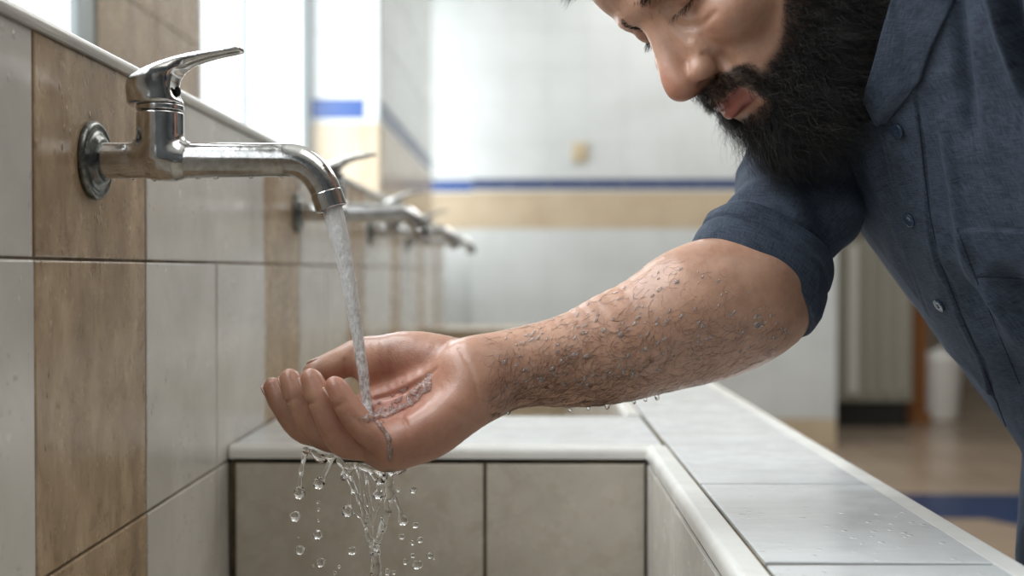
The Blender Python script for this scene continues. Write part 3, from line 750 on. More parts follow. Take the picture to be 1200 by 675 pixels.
# beard region in head space: jaw and cheek below a line from the sideburn to the mouth corner
line = -18 - 52 * sst(5, 74, hl[:, 1]) - np.clip(hl[:, 1] - 74, 0, 99) * .2
beard = sst(-3, 6, line - hl[:, 2]) * sst(-25, -8, hl[:, 1]) 
side = sst(-22, -12, hl[:, 1]) * sst(22, 12, hl[:, 1]) * sst(60, 66, ax_) * (hl[:, 2] < 30)
beard = np.maximum(beard, side)
mouth = (np.abs(hl[:, 1] - 95) < 25) & (ax_ < 24) & (hl[:, 2] < -58) & (hl[:, 2] > -92)
chin_patch = sst(26, 20, ax_) * sst(-93, -88, hl[:, 2]) * (hl[:, 1] > 70)
beard *= 1 - chin_patch * 1.0
must = sst(-51, -55, hl[:, 2] + .45 * np.maximum(ax_ - 12, 0)) * sst(-72.5, -70.5, hl[:, 2]) * sst(36, 30, ax_) * (hl[:, 1] > 70)
must = np.maximum(must, sst(36, 31, ax_) * sst(20, 25, ax_) * sst(-100, -92, hl[:, 2]) * sst(-66, -70, hl[:, 2]) * (hl[:, 1] > 60))
beard = np.clip(np.maximum(beard, must), 0, 1) * inhead * sst(73, 70, ax_)
beard *= sst(-150, -130, hl[:, 2]); beard *= np.maximum(sst(18, 30, hl[:, 1]), sst(-106, -94, hl[:, 2]))
lipm = sst(23, 19, ax_) * sst(-68.6, -70.0, hl[:, 2]) * sst(-86.5, -84, hl[:, 2]) * sst(82, 86, hl[:, 1]) * inhead
beard *= 1 - lipm
col = np.column_stack([np.clip(ruddy, 0, 1), beard * .85, lipm, np.ones(len(BV))]).astype(np.float32)
ca = me.color_attributes.new('tone', 'FLOAT_COLOR', 'POINT'); ca.data.foreach_set('color', col.ravel())
man = link('person', me, M['skin'])
tag(man, 'bearded man in dark blue shirt leaning over trough, cupping a hand under the tap', 'person')
print('BODY', len(BV), round(time.time() - t0, 1))

M['nail'] = simple('fingernail', '#c4a092', .25)
for pts, rad in fing + [([None, H(400, 425, .806), H(378, 434, .797), H(368, 437, .794)], [0, .0118, .0104, .0080])]:
    th_ = pts[0] is None; ax = nrm(pts[-1] - pts[-2]); r_n = rad[-2] if not th_ else .0098
    ds = np.array((-.95, .05, -.3)) if not th_ else np.array((-.25, .25, .94)); ds = nrm(ds - ax * (ds @ ax))
    c_ = pts[-2] * .55 + pts[-1] * .45 + ds * (r_n - .0016)
    R_ = np.stack([np.cross(ds, ax), ax, ds], 1)
    fine_obj('fingernail', [ell(c_, (.0056, .0066, .0017), R_, .001)], .0005, M['nail'], man)
def S_(pts, rad, d0=.758, k=.0016):
    return chain([at(p[0], p[1], p[2] if len(p) > 2 else d0) for p in pts], [(max(r * 1.25, r + .15) if r < 3 else r) / 1000 for r in rad], k, 4)
def rp(*c):   # photo points from the close view of the splash
    return [(240 + x / 3.158, 480 + y / 3.158) + tuple(z) for x, y, *z in c]
# sheet and strands under the hand, joining into one falling rope
fall = [
    S_(rp((500, 190), (520, 230), (545, 285), (570, 335), (590, 385), (597, 430), (603, 470), (628, 515), (632, 560), (636, 640), (640, 760)), [1.6, 1.3, 1.2, 1.2, 1.3, 1.2, 1.5, 2.6, 3.4, 3.8, 4.0], .764),
    S_(rp((560, 205), (575, 260), (582, 330), (604, 380), (625, 430), (632, 480), (630, 520)), [1.4, .9, .9, 1.0, 1.3, 1.3, 2.0], .768),
    S_(rp((688, 110), (684, 160), (690, 210), (685, 260), (682, 320), (676, 370), (660, 420), (645, 470), (634, 510)), [1.6, 1.5, 1.9, 2.4, 3.2, 2.2, 1.8, 1.6, 2.0], .748),
    S_(rp((640, 200), (650, 240), (645, 290), (640, 315)), [1.8, 1.5, 1.6, 2.6], .760),
    S_(rp((500, 200), (530, 212), (570, 208), (610, 222), (650, 228), (690, 225), (720, 215)), [1.4, 2.2, 1.8, 2.2, 2.0, 2.6, 2.0], .762),
    S_(rp((610, 225), (640, 262), (672, 250), (690, 235)), [1.0, 1.6, 1.4, 1.4], .757),
    S_(rp((544, 375), (560, 385), (580, 402), (590, 420)), [.7, .8, .9, 1.0], .765),
    S_(rp((700, 310), (712, 345), (726, 378), (733, 412)), [1.6, 1.1, 1.3, 3.4], .750),
    S_(rp((545, 300), (538, 345), (527, 378)), [.7, .6, 3.8], .764),
    S_(rp((600, 240), (612, 300), (622, 350), (626, 372)), [.7, .6, .9, .6], .766),
    S_(rp((520, 205), (548, 250), (566, 300), (575, 340)), [1.2, .8, .9, .7], .771), S_(rp((590, 215), (600, 255), (592, 300), (600, 350)), [1.0, .7, .8, 1.1], .773),
    S_(rp((665, 235), (662, 280), (670, 330), (668, 360)), [1.1, .8, .9, .7], .756), S_(rp((655, 330), (640, 360), (628, 395), (622, 430)), [.8, .6, .7, .8], .758),
    S_(rp((530, 215), (545, 262), (538, 238)), [1.5, .8, 1.4], .760), S_(rp((512, 235), (516, 244), (513, 240)), [1.5, 2.4, 2.0], .758),
    S_(rp((600, 395), (596, 440), (612, 480), (640, 500)), [1.0, .9, .8, 1.0], .760), S_(rp((672, 385), (664, 440), (642, 490)), [1.6, 1.2, 1.2], .752),
    S_(rp((735, 195), (730, 215), (718, 222)), [1.6, 3.0, 2.4], .752),
]
o_ = tag(sdf_obj('falling_water', fall, .0005, M['water'], None, rip(1300, .00085, 8), 1), 'clear splashing water pouring off the underside of the cupped hand', 'water')
str2 = [S_(rp((375, 150), (365, 190), (355, 240), (352, 280), (350, 310)), [1.9, 1.3, 1.4, 1.2, 4.2], .770), S_(rp((372, 150), (400, 158), (425, 180), (440, 175), (470, 180)), [1.4, 1.6, 2.6, 1.4, 1.6], .768),
        S_(rp((470, 175), (455, 215), (435, 255), (423, 272)), [1.8, 1.3, 1.6, 4.2], .768)]
tag(sdf_obj('falling_water', str2, .0005, M['water'], None, rip(1200, .0006, 9), 1), 'two thin beaded strings of water dripping from the fingers, left of the splash', 'water')
# water running over the palm
pp = [((431, 487), 1.6), ((436, 490), 1.9), ((442, 495), 1.0), ((446, 500), 1.9), ((451, 507), 1.3), ((455, 514), 2.2), ((456, 520), 1.0), ((457, 527), 1.9), ((457, 538), 1.7)]
pq = [((505, 440), 1.3), ((499, 452), 1.8), ((492, 464), 1.8), ((480, 474), 1.6), ((468, 480), 1.8), ((455, 486), 1.4), ((440, 490), 1.6)]
pr = [((496, 448), 1.2), ((486, 458), 1.4), ((478, 466), 1.0), ((488, 470), 1.3)]
allp = pp + pq + pr; Ps, ok = surf(armp, [p[0][0] for p in allp], [p[0][1] for p in allp])
prs = []
def seq(a, b_):
    pts = [Ps[i] for i in range(a, b_) if ok[i]]; r = [allp[i][1] / 1000 for i in range(a, b_) if ok[i]]
    if len(pts) > 1: prs.append(chain(pts, r, .002, 4))
seq(0, len(pp)); seq(len(pp), len(pp) + len(pq)); seq(len(pp) + len(pq), len(allp))
r_ = np.random.default_rng(4)
xs = np.concatenate([r_.uniform(432, 506, 60), r_.normal(436, 7, 26)]); ys = np.concatenate([488 - (xs[:60] - 432) * .55 + r_.normal(size=60) * 7, r_.normal(489, 4, 26)])
Pq, okq = surf(armp, xs, ys)
for P_, o2 in zip(Pq, okq):
    if o2: prs.append(ell(P_, r_.uniform(.0006, .0016, 3), None, .0016))
tag(sdf_obj('palm_water', prs, .0005, M['film'], None, rip(1100, .0005, 10), 1), 'water with painted white glitter running across the wet palm', 'water')
# free drops: centre on the photo, radius in px, depth
free = [(335, 395, 20), (418, 465, 19), (352, 520, 18), (430, 565, 17), (545, 522, 16), (420, 343, 6), (421, 370, 6), (421, 411, 6), (346, 471, 4), (772, 296, 13), (779, 428, 12), (729, 470, 11), (798, 482, 12),
        (768, 494, 9), (832, 541, 11), (743, 562, 11), (788, 574, 19), (770, 540, 9), (716, 297, 8), (497, 582, 6), (402, 578, 5), (676, 600, 12), (850, 550, 5), (700, 602, 8), (482, 604, 7)]
ico = None
def drop(name, c, r, label, group, squash=1.0, seed=0, mat='water'):
    bm = bmesh.new(); bmesh.ops.create_icosphere(bm, subdivisions=3 if r > .0008 else 2, radius=r)
    for v in bm.verts:
        n = v.co.normalized(); w = 1 + .05 * math.sin(n.x * 5 + seed) + .05 * math.sin(n.z * 6 + seed * 2.1) + .04 * math.sin(n.y * 7 + seed)
        v.co *= w; v.co.z *= squash
    me_ = bpy.data.meshes.new(name); bm.to_mesh(me_); bm.free()
    for p in me_.polygons: p.use_smooth = True
    o = link(name, me_, M[mat]); o.location = c
    tag(o, label, 'water drop', group); return o
for i, (x, y, r) in enumerate(free):
    d = random.uniform(.752, .772); sz = 'large' if r > 14 else 'small' if r > 8 else 'tiny'
    px_, py_ = 240 + x / 3.158, 480 + y / 3.158
    side = 'left of' if px_ < 425 else 'right of'
    drop('water_drop', at(px_, py_, d), r / 3.158 / F_PX * d * .98, '%s round water drop falling in the air %s the splash' % (sz, side), '%s drops falling %s the splash' % (sz, side), random.uniform(.95, 1.08), i)
# drops hanging under the tap
for i, (x, y) in enumerate([(155, 210.0), (181, 211.0), (232, 209.5), (253, 208.5), (294, 208.5), (330, 208)]):
    drop('water_drop', at(x, y - 1.2, .768), .0021 if i % 2 else .0017, 'clear drop hanging from the underside of the running chrome tap', 'drops hanging under the tap', .85, i)
# beads of water clinging to the forearm and wrist
r_ = np.random.default_rng(12); n = 300
xs = r_.uniform(590, 925, n); top = np.interp(xs, [575, 633, 688, 733, 770, 807, 833, 935], [383, 366, 348, 326, 309, 300, 302, 385]); bot = np.interp(xs, [575, 614, 681, 733, 799, 855, 896, 933], [485, 480, 479, 472, 459, 440, 422, 385])
ys = top + (bot - top) * r_.uniform(.05, .80, n) ** 1.0
P, ok = surf(armp, xs, ys); G = gradient(armp, P); G /= np.linalg.norm(G, axis=1)[:, None]
beads = [i for i in range(n) if ok[i] and r_.random() < np.interp(xs[i], [590, 640, 700, 780, 850, 925], [.5, .7, .8, .8, .45, .25])][:170]
for i in beads:
    R = r_.uniform(.0005, .0011) * (1.3 if r_.random() < .15 else 1)
    o = drop('water_bead', P[i] + G[i] * R * .35, R, 'small bead of water, whitened for its glint, clinging to the hairy wet forearm', 'water beads on the forearm', 1.0, i, 'bead')
    o.rotation_euler = (0, r_.uniform(.2, 1.2), 0); o.scale = (1, .8, r_.uniform(1.1, 2.6))
xs = np.array([577, 584, 596, 609, 622, 640, 652, 668, 690, 712, 744, 757, 771, 536, 527, 345, 349]); ys = np.interp(xs, [340, 527, 540, 577, 614, 681, 733, 799], [506, 513, 496, 485, 481.5, 480, 473, 460])
for i, (x, y) in enumerate(zip(xs, ys)):
    Pt, ok = surf(armp, [x], [y - 3]); R = .0013 + .0005 * (i % 3 == 0)
    if ok[0]: drop('water_drop', Pt[0] + np.array((0, .004, -.0024)), R, 'clear drop hanging from the lower edge of the wet forearm and hand', 'drops hanging under the forearm', 1.25, i)
# ---------------------------------------------------------------- clothes
def cloth_mat(name, dark, light, rough=.85):
    m, nt, b, N, L = new_mat(name)
    uv = N.new('ShaderNodeUVMap'); 
    def slub(sx, sy, det=3):
        mp = N.new('ShaderNodeMapping'); mp.inputs['Scale'].default_value = (sx, sy, 1); L.new(uv.outputs[0], mp.inputs['Vector'])
        return noise(N, L, mp.outputs['Vector'], 1.0, det, .6)
    a = slub(1500, 110); c2 = slub(110, 1500); d = slub(45, 45, 5)
    f = math_(N, L, 'ADD', math_(N, L, 'MULTIPLY', a, .5), math_(N, L, 'MULTIPLY', c2, .5))
    c = ramp(N, L, f, [(.38, hexc(dark)), (.62, hexc(light))])
    c = mixc(N, L, .25, c, ramp(N, L, d, [(.35, hexc(dark)), (.65, hexc(light))]))
    L.new(c, b.inputs['Base Color']); b.inputs['Roughness'].default_value = rough
    b.inputs['Sheen Weight'].default_value = .12; b.inputs['Sheen Roughness'].default_value = .4; b.inputs['Sheen Tint'].default_value = hexc('8fa2bc')
    b.inputs['Specular IOR Level'].default_value = .25
    bump(N, L, b, math_(N, L, 'ADD', f, math_(N, L, 'MULTIPLY', d, .6)), .45, .0007); return m
M['linen'] = cloth_mat('dark_blue_linen', '1b222c', '4a5362')
M['linen_dark'] = cloth_mat('navy_trouser_cloth', '10151d', '1d2733')
M['thread'] = simple('seam_thread', '#151d2b', .9)
M['button'] = simple('dark_blue_button', '#2c3849', .25)
def grid_mesh(name, P, U, V, closed_u=False, scale_uv=True):
    """P: (nv, nu, 3) grid -> mesh with UVs in metres"""
    nv, nu = P.shape[:2]; vs = P.reshape(-1, 3)
    i = np.arange(nv - 1)[:, None]; j = np.arange(nu - (0 if closed_u else 1))[None]
    j2 = (j + 1) % nu; q = np.stack([i * nu + j, i * nu + j2, (i + 1) * nu + j2, (i + 1) * nu + j], -1).reshape(-1, 4)
    me = mesh_np(name, vs, q); uvl = me.uv_layers.new(name='UVMap')
    li = np.empty(len(me.loops), np.int32); me.loops.foreach_get('vertex_index', li)
    uvs = np.column_stack([U.reshape(-1)[li], V.reshape(-1)[li]]).astype(np.float32); uvl.data.foreach_set('uv', uvs.ravel())
    return me
def project(P):
    q = (np.asarray(P) - CAM) @ CAMR
    return 600 - q[..., 0] / q[..., 2] * F_PX, 337.5 + q[..., 1] / q[..., 2] * F_PX
PHI = math.radians(28); FS = np.array((-math.cos(PHI), -math.sin(PHI), 0)); SS = np.array((-math.sin(PHI), math.cos(PHI), 0))
def crz(P, f, seed):
    """soft cloth with pinched creases"""
    n = noise3(P, f, seed) + .35 * noise3(P, f * 2.1, seed + 1); return (.28 - np.abs(n)).clip(-.4, .28) * 2
zk = [.40, .60, .70, .785, .8305, .864, .896, .934, .960, 1.0087, 1.04, 1.08, 1.12, 1.16, 1.20, 1.23]
xk = [.400, .392, .388, .392, .360, .330, .309, .282, .2645, .240, .226, .210, .205, .225, .27, .32]
ak = [.19, .19, .19, .19, .19, .19, .19, .19, .19, .19, .19, .185, .175, .15, .11, .07]
bk_ = [.12, .12, .12, .12, .12, .12, .12, .12, .12, .12, .12, .12, .12, .11, .09, .06]
def sm(zz, ks, vs):
    v = np.interp(zz, ks, vs); k = np.ones(9) / 9; vp = np.pad(v, 4, 'edge'); return np.convolve(vp, k, 'valid')
nz, nt_ = 560, 760
ZZ = np.linspace(.52, 1.23, nz)
cx = sm(ZZ, zk, np.array(xk) + .1410 * np.array(ak) / .19); aa = sm(ZZ, zk, ak); bb = sm(ZZ, zk, bk_); cy = np.full(nz, .78)
# angle grid: dense on the front that faces the camera
tt = np.concatenate([np.linspace(-75, 65, 600, endpoint=False), np.linspace(65, 285, 160, endpoint=False)]) * math.pi / 180
T_, Z2 = np.meshgrid(tt, ZZ)
base = np.stack([cx[:, None] + SS[0] * aa[:, None] * np.sin(T_) + FS[0] * bb[:, None] * np.cos(T_), cy[:, None] + SS[1] * aa[:, None] * np.sin(T_) + FS[1] * bb[:, None] * np.cos(T_), Z2], -1)
gu = np.gradient(base, axis=1); gv = np.gradient(base, axis=0); NN = np.cross(gu, gv); NN /= np.linalg.norm(NN, axis=2)[..., None] + 1e-12
if (NN[nz // 2, 300] @ FS) < 0: NN = -NN
px, py = project(base)
front = (T_ > math.radians(-78)) & (T_ < math.radians(42))
def lineat(pts, y): return np.interp(y, [p[1] for p in pts], [p[0] for p in pts])
Rr = [(1060, 20), (1070, 90), (1075, 133), (1082, 200), (1089, 253), (1102, 311), (1129, 378), (1147, 418), (1178, 500), (1215, 600)]
Lr = [(1010, 20), (1022, 110), (1031, 160), (1049, 235), (1067, 307), (1089, 369), (1120, 430), (1158, 510), (1190, 600)]
xr, xl = lineat(Rr, py), lineat(Lr, py)
disp = np.zeros_like(px)
def ss(a, b_, x): t = np.clip((x - a) / (b_ - a), 0, 1); return t * t * (3 - 2 * t)
inplk = ss(-.8, .8, px - xl) * ss(.8, -.8, px - xr) * front
disp += inplk * .0020
for x0 in (xr - 5.0, xl + 5): disp -= np.exp(-((px - x0) / 1.1) ** 2) * .00035 * front
disp -= np.exp(-((px - xr - 1.8) / 1.6) ** 2) * .0008 * front
# rolled facing left of the placket
disp += np.exp(-((px - (xl - 14)) / 9) ** 2) * .002 * front * ss(130, 200, py)
# pocket: raised patch with a turned hem
pl = lineat([(1122, 269), (1142, 322), (1169, 387), (1195, 450), (1225, 520)], py); ptop = 269 + (px - 1122) * .02
inp = ss(-1, 1, px - pl) * ss(-1, 1, py - ptop) * front
disp += inp * .0011
hem = 322 + (px - 1142) * .05
disp += inp * ss(1, -1, py - hem) * .0006 - np.exp(-((py - hem - 1.5) / 1.6) ** 2) * inp * .0006
disp -= np.exp(-((px - pl - 5) / 1.1) ** 2) * inp * .0003
# drape: long folds falling from the shoulder, slacker towards the belly
al = px - (py - 300) * .38
def fold(c, w, a, y0, y1, lean=0.38):
    q = px - (py - y0) * lean - c
    return np.exp(-(q / w) ** 2) * a * 2.3 * ss(y0 - 30, y0 + 30, py) * ss(y1 + 40, y1 - 40, py)
disp += (fold(1150, 9, .0055, -60, 190, .30) - fold(1178, 10, .0060, -60, 150, .15) + fold(1200, 12, .005, -60, 260, .2) - fold(1122, 9, .003, -20, 150, .1)
         + fold(1105, 7, .002, 150, 330, .18) - fold(1125, 14, .0035, 330, 470, .55) + fold(1150, 10, .003, 330, 520, .6) - fold(1180, 18, .006, 330, 480, .3) + fold(1010, 6, .0015, 160, 300, .4)) * front
pf = base.reshape(-1, 3)
q = np.column_stack([pf @ SS, pf[:, 2] * .9 - (pf @ FS) * .4, pf @ FS])
disp += (noise3(q * [1, .35, 1], 55, 21) * .0036 + noise3(q * [1, .45, 1], 120, 22) * .0018 + noise3(q, 300, 23) * .0005 + crz(q * [1, .5, 1], 42, 25) * .0034).reshape(px.shape)
base = base + NN * disp[..., None]
Uu = np.concatenate([[0], np.cumsum(np.linalg.norm(np.diff(base[nz // 2], axis=0), axis=1))])
Um = np.broadcast_to(Uu, px.shape) ; Vm = Z2 * 1.15
colx = np.interp(py, [-30, 5, 64, 112, 143], [1062, 1053, 1036, 1022, 1037])
hole = front & (py < 141) & (px < colx + 4)
sh_me = grid_mesh('shirt', base, Um, Vm, True)
_bm = bmesh.new(); _bm.from_mesh(sh_me); _hf = hole.reshape(-1); _bm.verts.ensure_lookup_table()
bmesh.ops.delete(_bm, geom=[v for v in _bm.verts if _hf[v.index]], context='VERTS'); _bm.to_mesh(sh_me); _bm.free()
shirt = link('shirt', sh_me, M['linen'], man)
tpx, tpy = project(base)
def onshirt(x, y, lift=0.0):
    d = (tpx - x) ** 2 + (tpy - y) ** 2 + (~front) * 1e6
    k = np.argmin(d); i, j = divmod(k, d.shape[1]); P = base[i, j]
    dep = P[1]; Q = at(x, y, dep); return Q + NN[i, j] * lift, NN[i, j]
# seam thread: dark line along the placket edge and the stitching of the pocket
def thread(name, pts, r, lift, n=60):
    xs = np.array(pts, float); s = np.linspace(0, 1, len(xs)); tq = np.linspace(0, 1, n)
    P = np.array([onshirt(np.interp(q, s, xs[:, 0]), np.interp(q, s, xs[:, 1]), lift)[0] for q in tq])
    for _ in range(3): P[1:-1] = (P[:-2] + 2 * P[1:-1] + P[2:]) / 4
    V, Q = tube_np(P, r, 5); return link(name, mesh_np(name, V, Q), M['thread'], shirt)
thread('placket_seam', [(p[0] + 1.0, p[1]) for p in Rr[2:9]], .00045, .0001)
thread('pocket_seam', [(1122, 269), (1142, 322), (1169, 387), (1195, 450)], .0003, .0002, 40)
thread('pocket_seam', [(1146, 324), (1175, 325), (1204, 327)], .0004, .0002, 24)
# buttons
def button(x, y):
    P, n = onshirt(x, y, .0012); n = nrm(n); R = np.array(Vector(n).to_track_quat('Z', 'Y').to_matrix())
    prims = [cyl(P - n * .0010, P + n * .0012, .0052, .0007), ell(P + n * .0024, (.0036, .0036, .0014), R, .0008, 'cut')]
    for a in (.8, .8 + math.pi / 2, .8 + math.pi, .8 + 1.5 * math.pi):
        c = P + R @ np.array((math.cos(a), math.sin(a), 0)) * .0012
        prims.append(cyl(c, c + n * .004, .00055, .0002, .0003, 'cut'))
    bo = fine_obj('button', prims, .00030, M['button'], shirt)
    return bo
for b_ in ((1053, 153), (1067, 257), (1102, 357)): button(*b_)
# sleeve rings: left / right outline on the photo, depth
rings = [((842, 250), (962, 324), .835), ((853, 231), (990, 296), .845), ((864, 200), (1016, 262), .862), ((880, 172), (1036, 215), .885), ((905, 128), (1056, 150), .91), ((930, 70), (1075, 75), .93), ((960, 10), (1090, 10), .94)]
def ring_surface(rs, nv, nu, thick, dispf, nearlift=None, depthk=.80):
    L = np.array([at(*r[0], r[2]) for r in rs]); R = np.array([at(*r[1], r[2]) for r in rs])
    C0 = (L + R) / 2; W = (R - L) / 2; n0 = len(rs)
    C_, _ = smooth_path(C0, np.zeros(n0), 12); W_, _ = smooth_path(W, np.zeros(n0), 12)
    s = np.linspace(0, len(C_) - 1, nv); idx = np.arange(len(C_))
    C_ = np.stack([np.interp(s, idx, C_[:, k]) for k in range(3)], 1); W_ = np.stack([np.interp(s, idx, W_[:, k]) for k in range(3)], 1)
    T = np.gradient(C_, axis=0); T /= np.linalg.norm(T, axis=1)[:, None]
    D = np.cross(T, W_); D /= np.linalg.norm(D, axis=1)[:, None]; D *= np.sign(D[:, 1:2] + 1e-9) * -1    # towards the camera
    wl = np.linalg.norm(W_, axis=1)[:, None]
    a = np.linspace(0, 2 * math.pi, nu, endpoint=False)
    P = C_[:, None] + W_[:, None] * np.cos(a)[None, :, None] + (D * wl * depthk)[:, None] * np.sin(a)[None, :, None]
    O = np.cos(a)[None, :, None] * (W_ / wl)[:, None] + np.sin(a)[None, :, None] * D[:, None]
    f = np.linspace(0, 1, nv)
    P = P + O * (thick + dispf(f[:, None], a[None], P))[..., None]
    if nearlift is not None: P = P + T[:, None] * nearlift(f[:, None], a[None])[..., None]
    arc_ = np.cumsum(np.r_[0, np.linalg.norm(np.diff(C_, axis=0), axis=1)])
    return P, np.broadcast_to(a * .05, P.shape[:2]), np.broadcast_to(arc_[:, None], P.shape[:2])
def sd(f, a, P):
    pf = P.reshape(-1, 3); n = (noise3(pf * [1, 1, .8], 75, 31) * .0030 + noise3(pf, 170, 32) * .0012).reshape(P.shape[:2])
    n = n + crz(pf * [1, 1, 1.3] + (pf[:, [2, 0, 1]]) * .5, 48, 35).reshape(P.shape[:2]) * .0062
    w = np.sin(f * 22 + 2.0 * np.cos(a) + 1.3 * np.sin(a * 2)) * .0028 * (1 - f * .6) + np.sin(f * 41 - 3 * np.cos(a - .5)) * .0012
    return n + w * (.5 + .5 * np.sin(a))
P, U, V = ring_surface(rings, 260, 300, -.002, sd)
sl = link('sleeve', grid_mesh('sleeve', P, U, V, True), M['linen'], shirt)
# rolled cuff: thick band, doubled over, open at the bottom
crs = [((815, 295), (937, 387), .820), ((826, 272), (951, 355), .827), ((843, 249), (963, 322), .835)]
def cd_(f, a, P):
    pf = P.reshape(-1, 3); n = (noise3(pf, 90, 41) * .0016 + noise3(pf, 220, 42) * .0006).reshape(P.shape[:2])
    roll = .0030 * np.sqrt(np.clip(1 - (2 * f - 1) ** 12, 0, 1)); n = n + crz(pf, 60, 45).reshape(P.shape[:2]) * .0034
    crs_ = -.0016 * np.exp(-((f - .62 - .06 * np.sin(a * 2 + 1)) / .05) ** 2)
    return n + roll * 1.3 + crs_ * 1.6 + .0015 * np.sin(a * 5 + f * 3) * f
nl = lambda f, a: np.sin(a).clip(0, 1) ** 1.5 * .0055 * (1 - f * .4)
Po, U, V = ring_surface(crs, 90, 320, .0032, cd_, nl)
Pi, _, _ = ring_surface(crs, 90, 320, -.0030, lambda f, a, P: 0 * P[..., 0], nl)
P = np.concatenate([Pi[::-1], Po]); 
link('rolled_cuff', grid_mesh('rolled_cuff', P, np.concatenate([U, U]), np.concatenate([V[::-1] * -1, V]), True), M['linen'], shirt)
# collar leaf and neckband
def patch(name, lft, rgt, nv, nu, liftf, thick):
    """a piece of cloth lying on the shirt between two outlines of the photo"""
    G = np.zeros((nv, nu, 3)); Nn = np.zeros((nv, nu, 3))
    s = np.linspace(0, 1, nv); ls = np.array(lft, float); rs = np.array(rgt, float)
    li = np.stack([np.interp(s, np.linspace(0, 1, len(ls)), ls[:, k]) for k in (0, 1)], 1); ri = np.stack([np.interp(s, np.linspace(0, 1, len(rs)), rs[:, k]) for k in (0, 1)], 1)
    for i in range(nv):
        for j in range(nu):
            u = j / (nu - 1); x, y = li[i] * (1 - u) + ri[i] * u
            G[i, j], Nn[i, j] = onshirt(x, y, liftf(u, s[i]))
    for _ in range(8):
        G[1:-1, 1:-1] = (G[:-2, 1:-1] + G[2:, 1:-1] + G[1:-1, :-2] + G[1:-1, 2:]) / 4
    top = G; bot = G - Nn * thick
    full = np.concatenate([top, bot[:, ::-1]], 1)
    return link(name, grid_mesh(name, full, np.broadcast_to(np.linspace(0, .1, 2 * nu), full.shape[:2]), np.broadcast_to(np.linspace(0, .14, nv)[:, None], full.shape[:2]), True), M['linen'], shirt)
patch('collar', [(1062, -30), (1053, 5), (1036, 64), (1022, 112), (1037, 143)], [(1130, -30), (1118, 5), (1094, 54), (1080, 95), (1040, 144)], 60, 24, lambda u, v: .009 - .006 * u, .003)
nb = hp(0, -34, -92); ndir = nrm(neckb - neck0)
ring_c = neck0 + ndir * .075; a = np.linspace(0, 2 * math.pi, 80, endpoint=False); e1 = nrm(np.cross(ndir, (0, 1, 0))); e2 = np.cross(ndir, e1)
V = []; hs = np.array([(.068, -.018), (.066, .018), (.062, .018), (.064, -.018)])
V = np.array([[ring_c + (e1 * math.cos(t) + e2 * math.sin(t)) * r + ndir * h_ for t in a] for r, h_ in np.r_[hs, hs[:1]]])
link('neckband', grid_mesh('neckband', V, np.broadcast_to(a * .06, V.shape[:2]), np.broadcast_to(np.linspace(0, .1, 5)[:, None], V.shape[:2]), True), M['linen'], shirt)
# trousers: two legs and a seat below the shirt
hipz = np.array((.528, .78, .58))
tr = [flat((.524, .78, .55), (.526, .78, .71), .185, .185, .125, .125, -FS, .03)]
for s in (-1, 1):
    h_ = hipz + SS * .09 * s
    tr += [cone(h_ + (0, 0, .02), h_ + (.0, 0, -.30), .092, .072, .03), cone(h_ + (0, 0, -.30), h_ + (.07, .03, -.54), .07, .056, .02)]
sdf_obj('trousers', tr, .004, M['linen_dark'], man, lambda P: noise3(P * [1, 1, .4], 60, 51) * .003)
for s in (-1, 1):
    f0 = hipz + SS * .09 * s + np.array((.09, .04, 0)); f0[2] = .035
    sdf_obj('shoe', [flat(f0 + (.02, 0, .005), f0 + FS * .19 + (.02, 0, -.008), .045, .038, .036, .024, (0, 0, 1), .02), cone(f0 + (.02, 0, 0), f0 + (.02, 0, .06), .038, .045, .02)], .004, M['linen_dark'], man)
# ---------------------------------------------------------------- hair
M['hair'] = simple('black_hair', '#060505', .45); M['hair'].node_tree.nodes['Principled BSDF'].inputs['Specular IOR Level'].default_value = .35
M['arm_hair_mat'] = simple('dark_brown_hair', '#3b271b', .4)
def hair_obj(name, S, rad, mat, parent):
    """S: (n, k, 3) strands; rad: (n,) root radius -> one curves object"""
    n, k = S.shape[:2]
    hc_ = bpy.data.hair_curves.new(name); hc_.add_curves([k] * n)
    hc_.attributes['position'].data.foreach_set('vector', S.astype(np.float32).ravel())
    r = hc_.attributes.get('radius') or hc_.attributes.new('radius', 'FLOAT', 'POINT')
    prof = np.linspace(1, .25, k); r.data.foreach_set('value', (rad[:, None] * prof[None]).astype(np.float32).ravel())
    o = bpy.data.objects.new(name, hc_); COL.objects.link(o); hc_.materials.append(mat)
    if parent is not None: o.parent = parent; o.matrix_parent_inverse = parent_inv(parent)
    return o
BN = np.empty(len(BV) * 3, np.float32); me.vertices.foreach_get('normal', BN); BN = BN.reshape(-1, 3).astype(float)
def strands(roots, nrmls, length, dirf, k=7, curl=.25, freq=260, lay=.5, grav=None):
    n = len(roots); S = np.zeros((n, k, 3)); S[:, 0] = roots - nrmls * .0006
    d = dirf; d = d / np.linalg.norm(d, axis=1)[:, None]; ph = rng.random(n) * 6.28
    side = np.cross(nrmls, d); side /= np.linalg.norm(side, axis=1)[:, None] + 1e-9
    step = length / (k - 1); cur = (nrmls * (1 - lay) + d * lay); cur /= np.linalg.norm(cur, axis=1)[:, None]
    rr = rng.normal(size=(n, 3)) * .25
    for i in range(1, k):
        w = np.sin(ph + i * freq * .01 * (1 + rr[:, 0])) * curl; w2 = np.cos(ph * 1.7 + i * freq * .011) * curl
        v = cur + side * w[:, None] + nrmls * (w2 * .6)[:, None] + rr * .35
        if grav is not None: v = v + np.asarray(grav) * (i / k)
        v /= np.linalg.norm(v, axis=1)[:, None]
        S[:, i] = S[:, i - 1] + v * step[:, None]
    return S
hl = (BV - HC) @ HR * 1000
bm_ = col[:, 1] / .85
cand = np.where((bm_ > .35) & inhead)[0]
pick = rng.choice(cand, 26000, p=(bm_[cand] / bm_[cand].sum()))
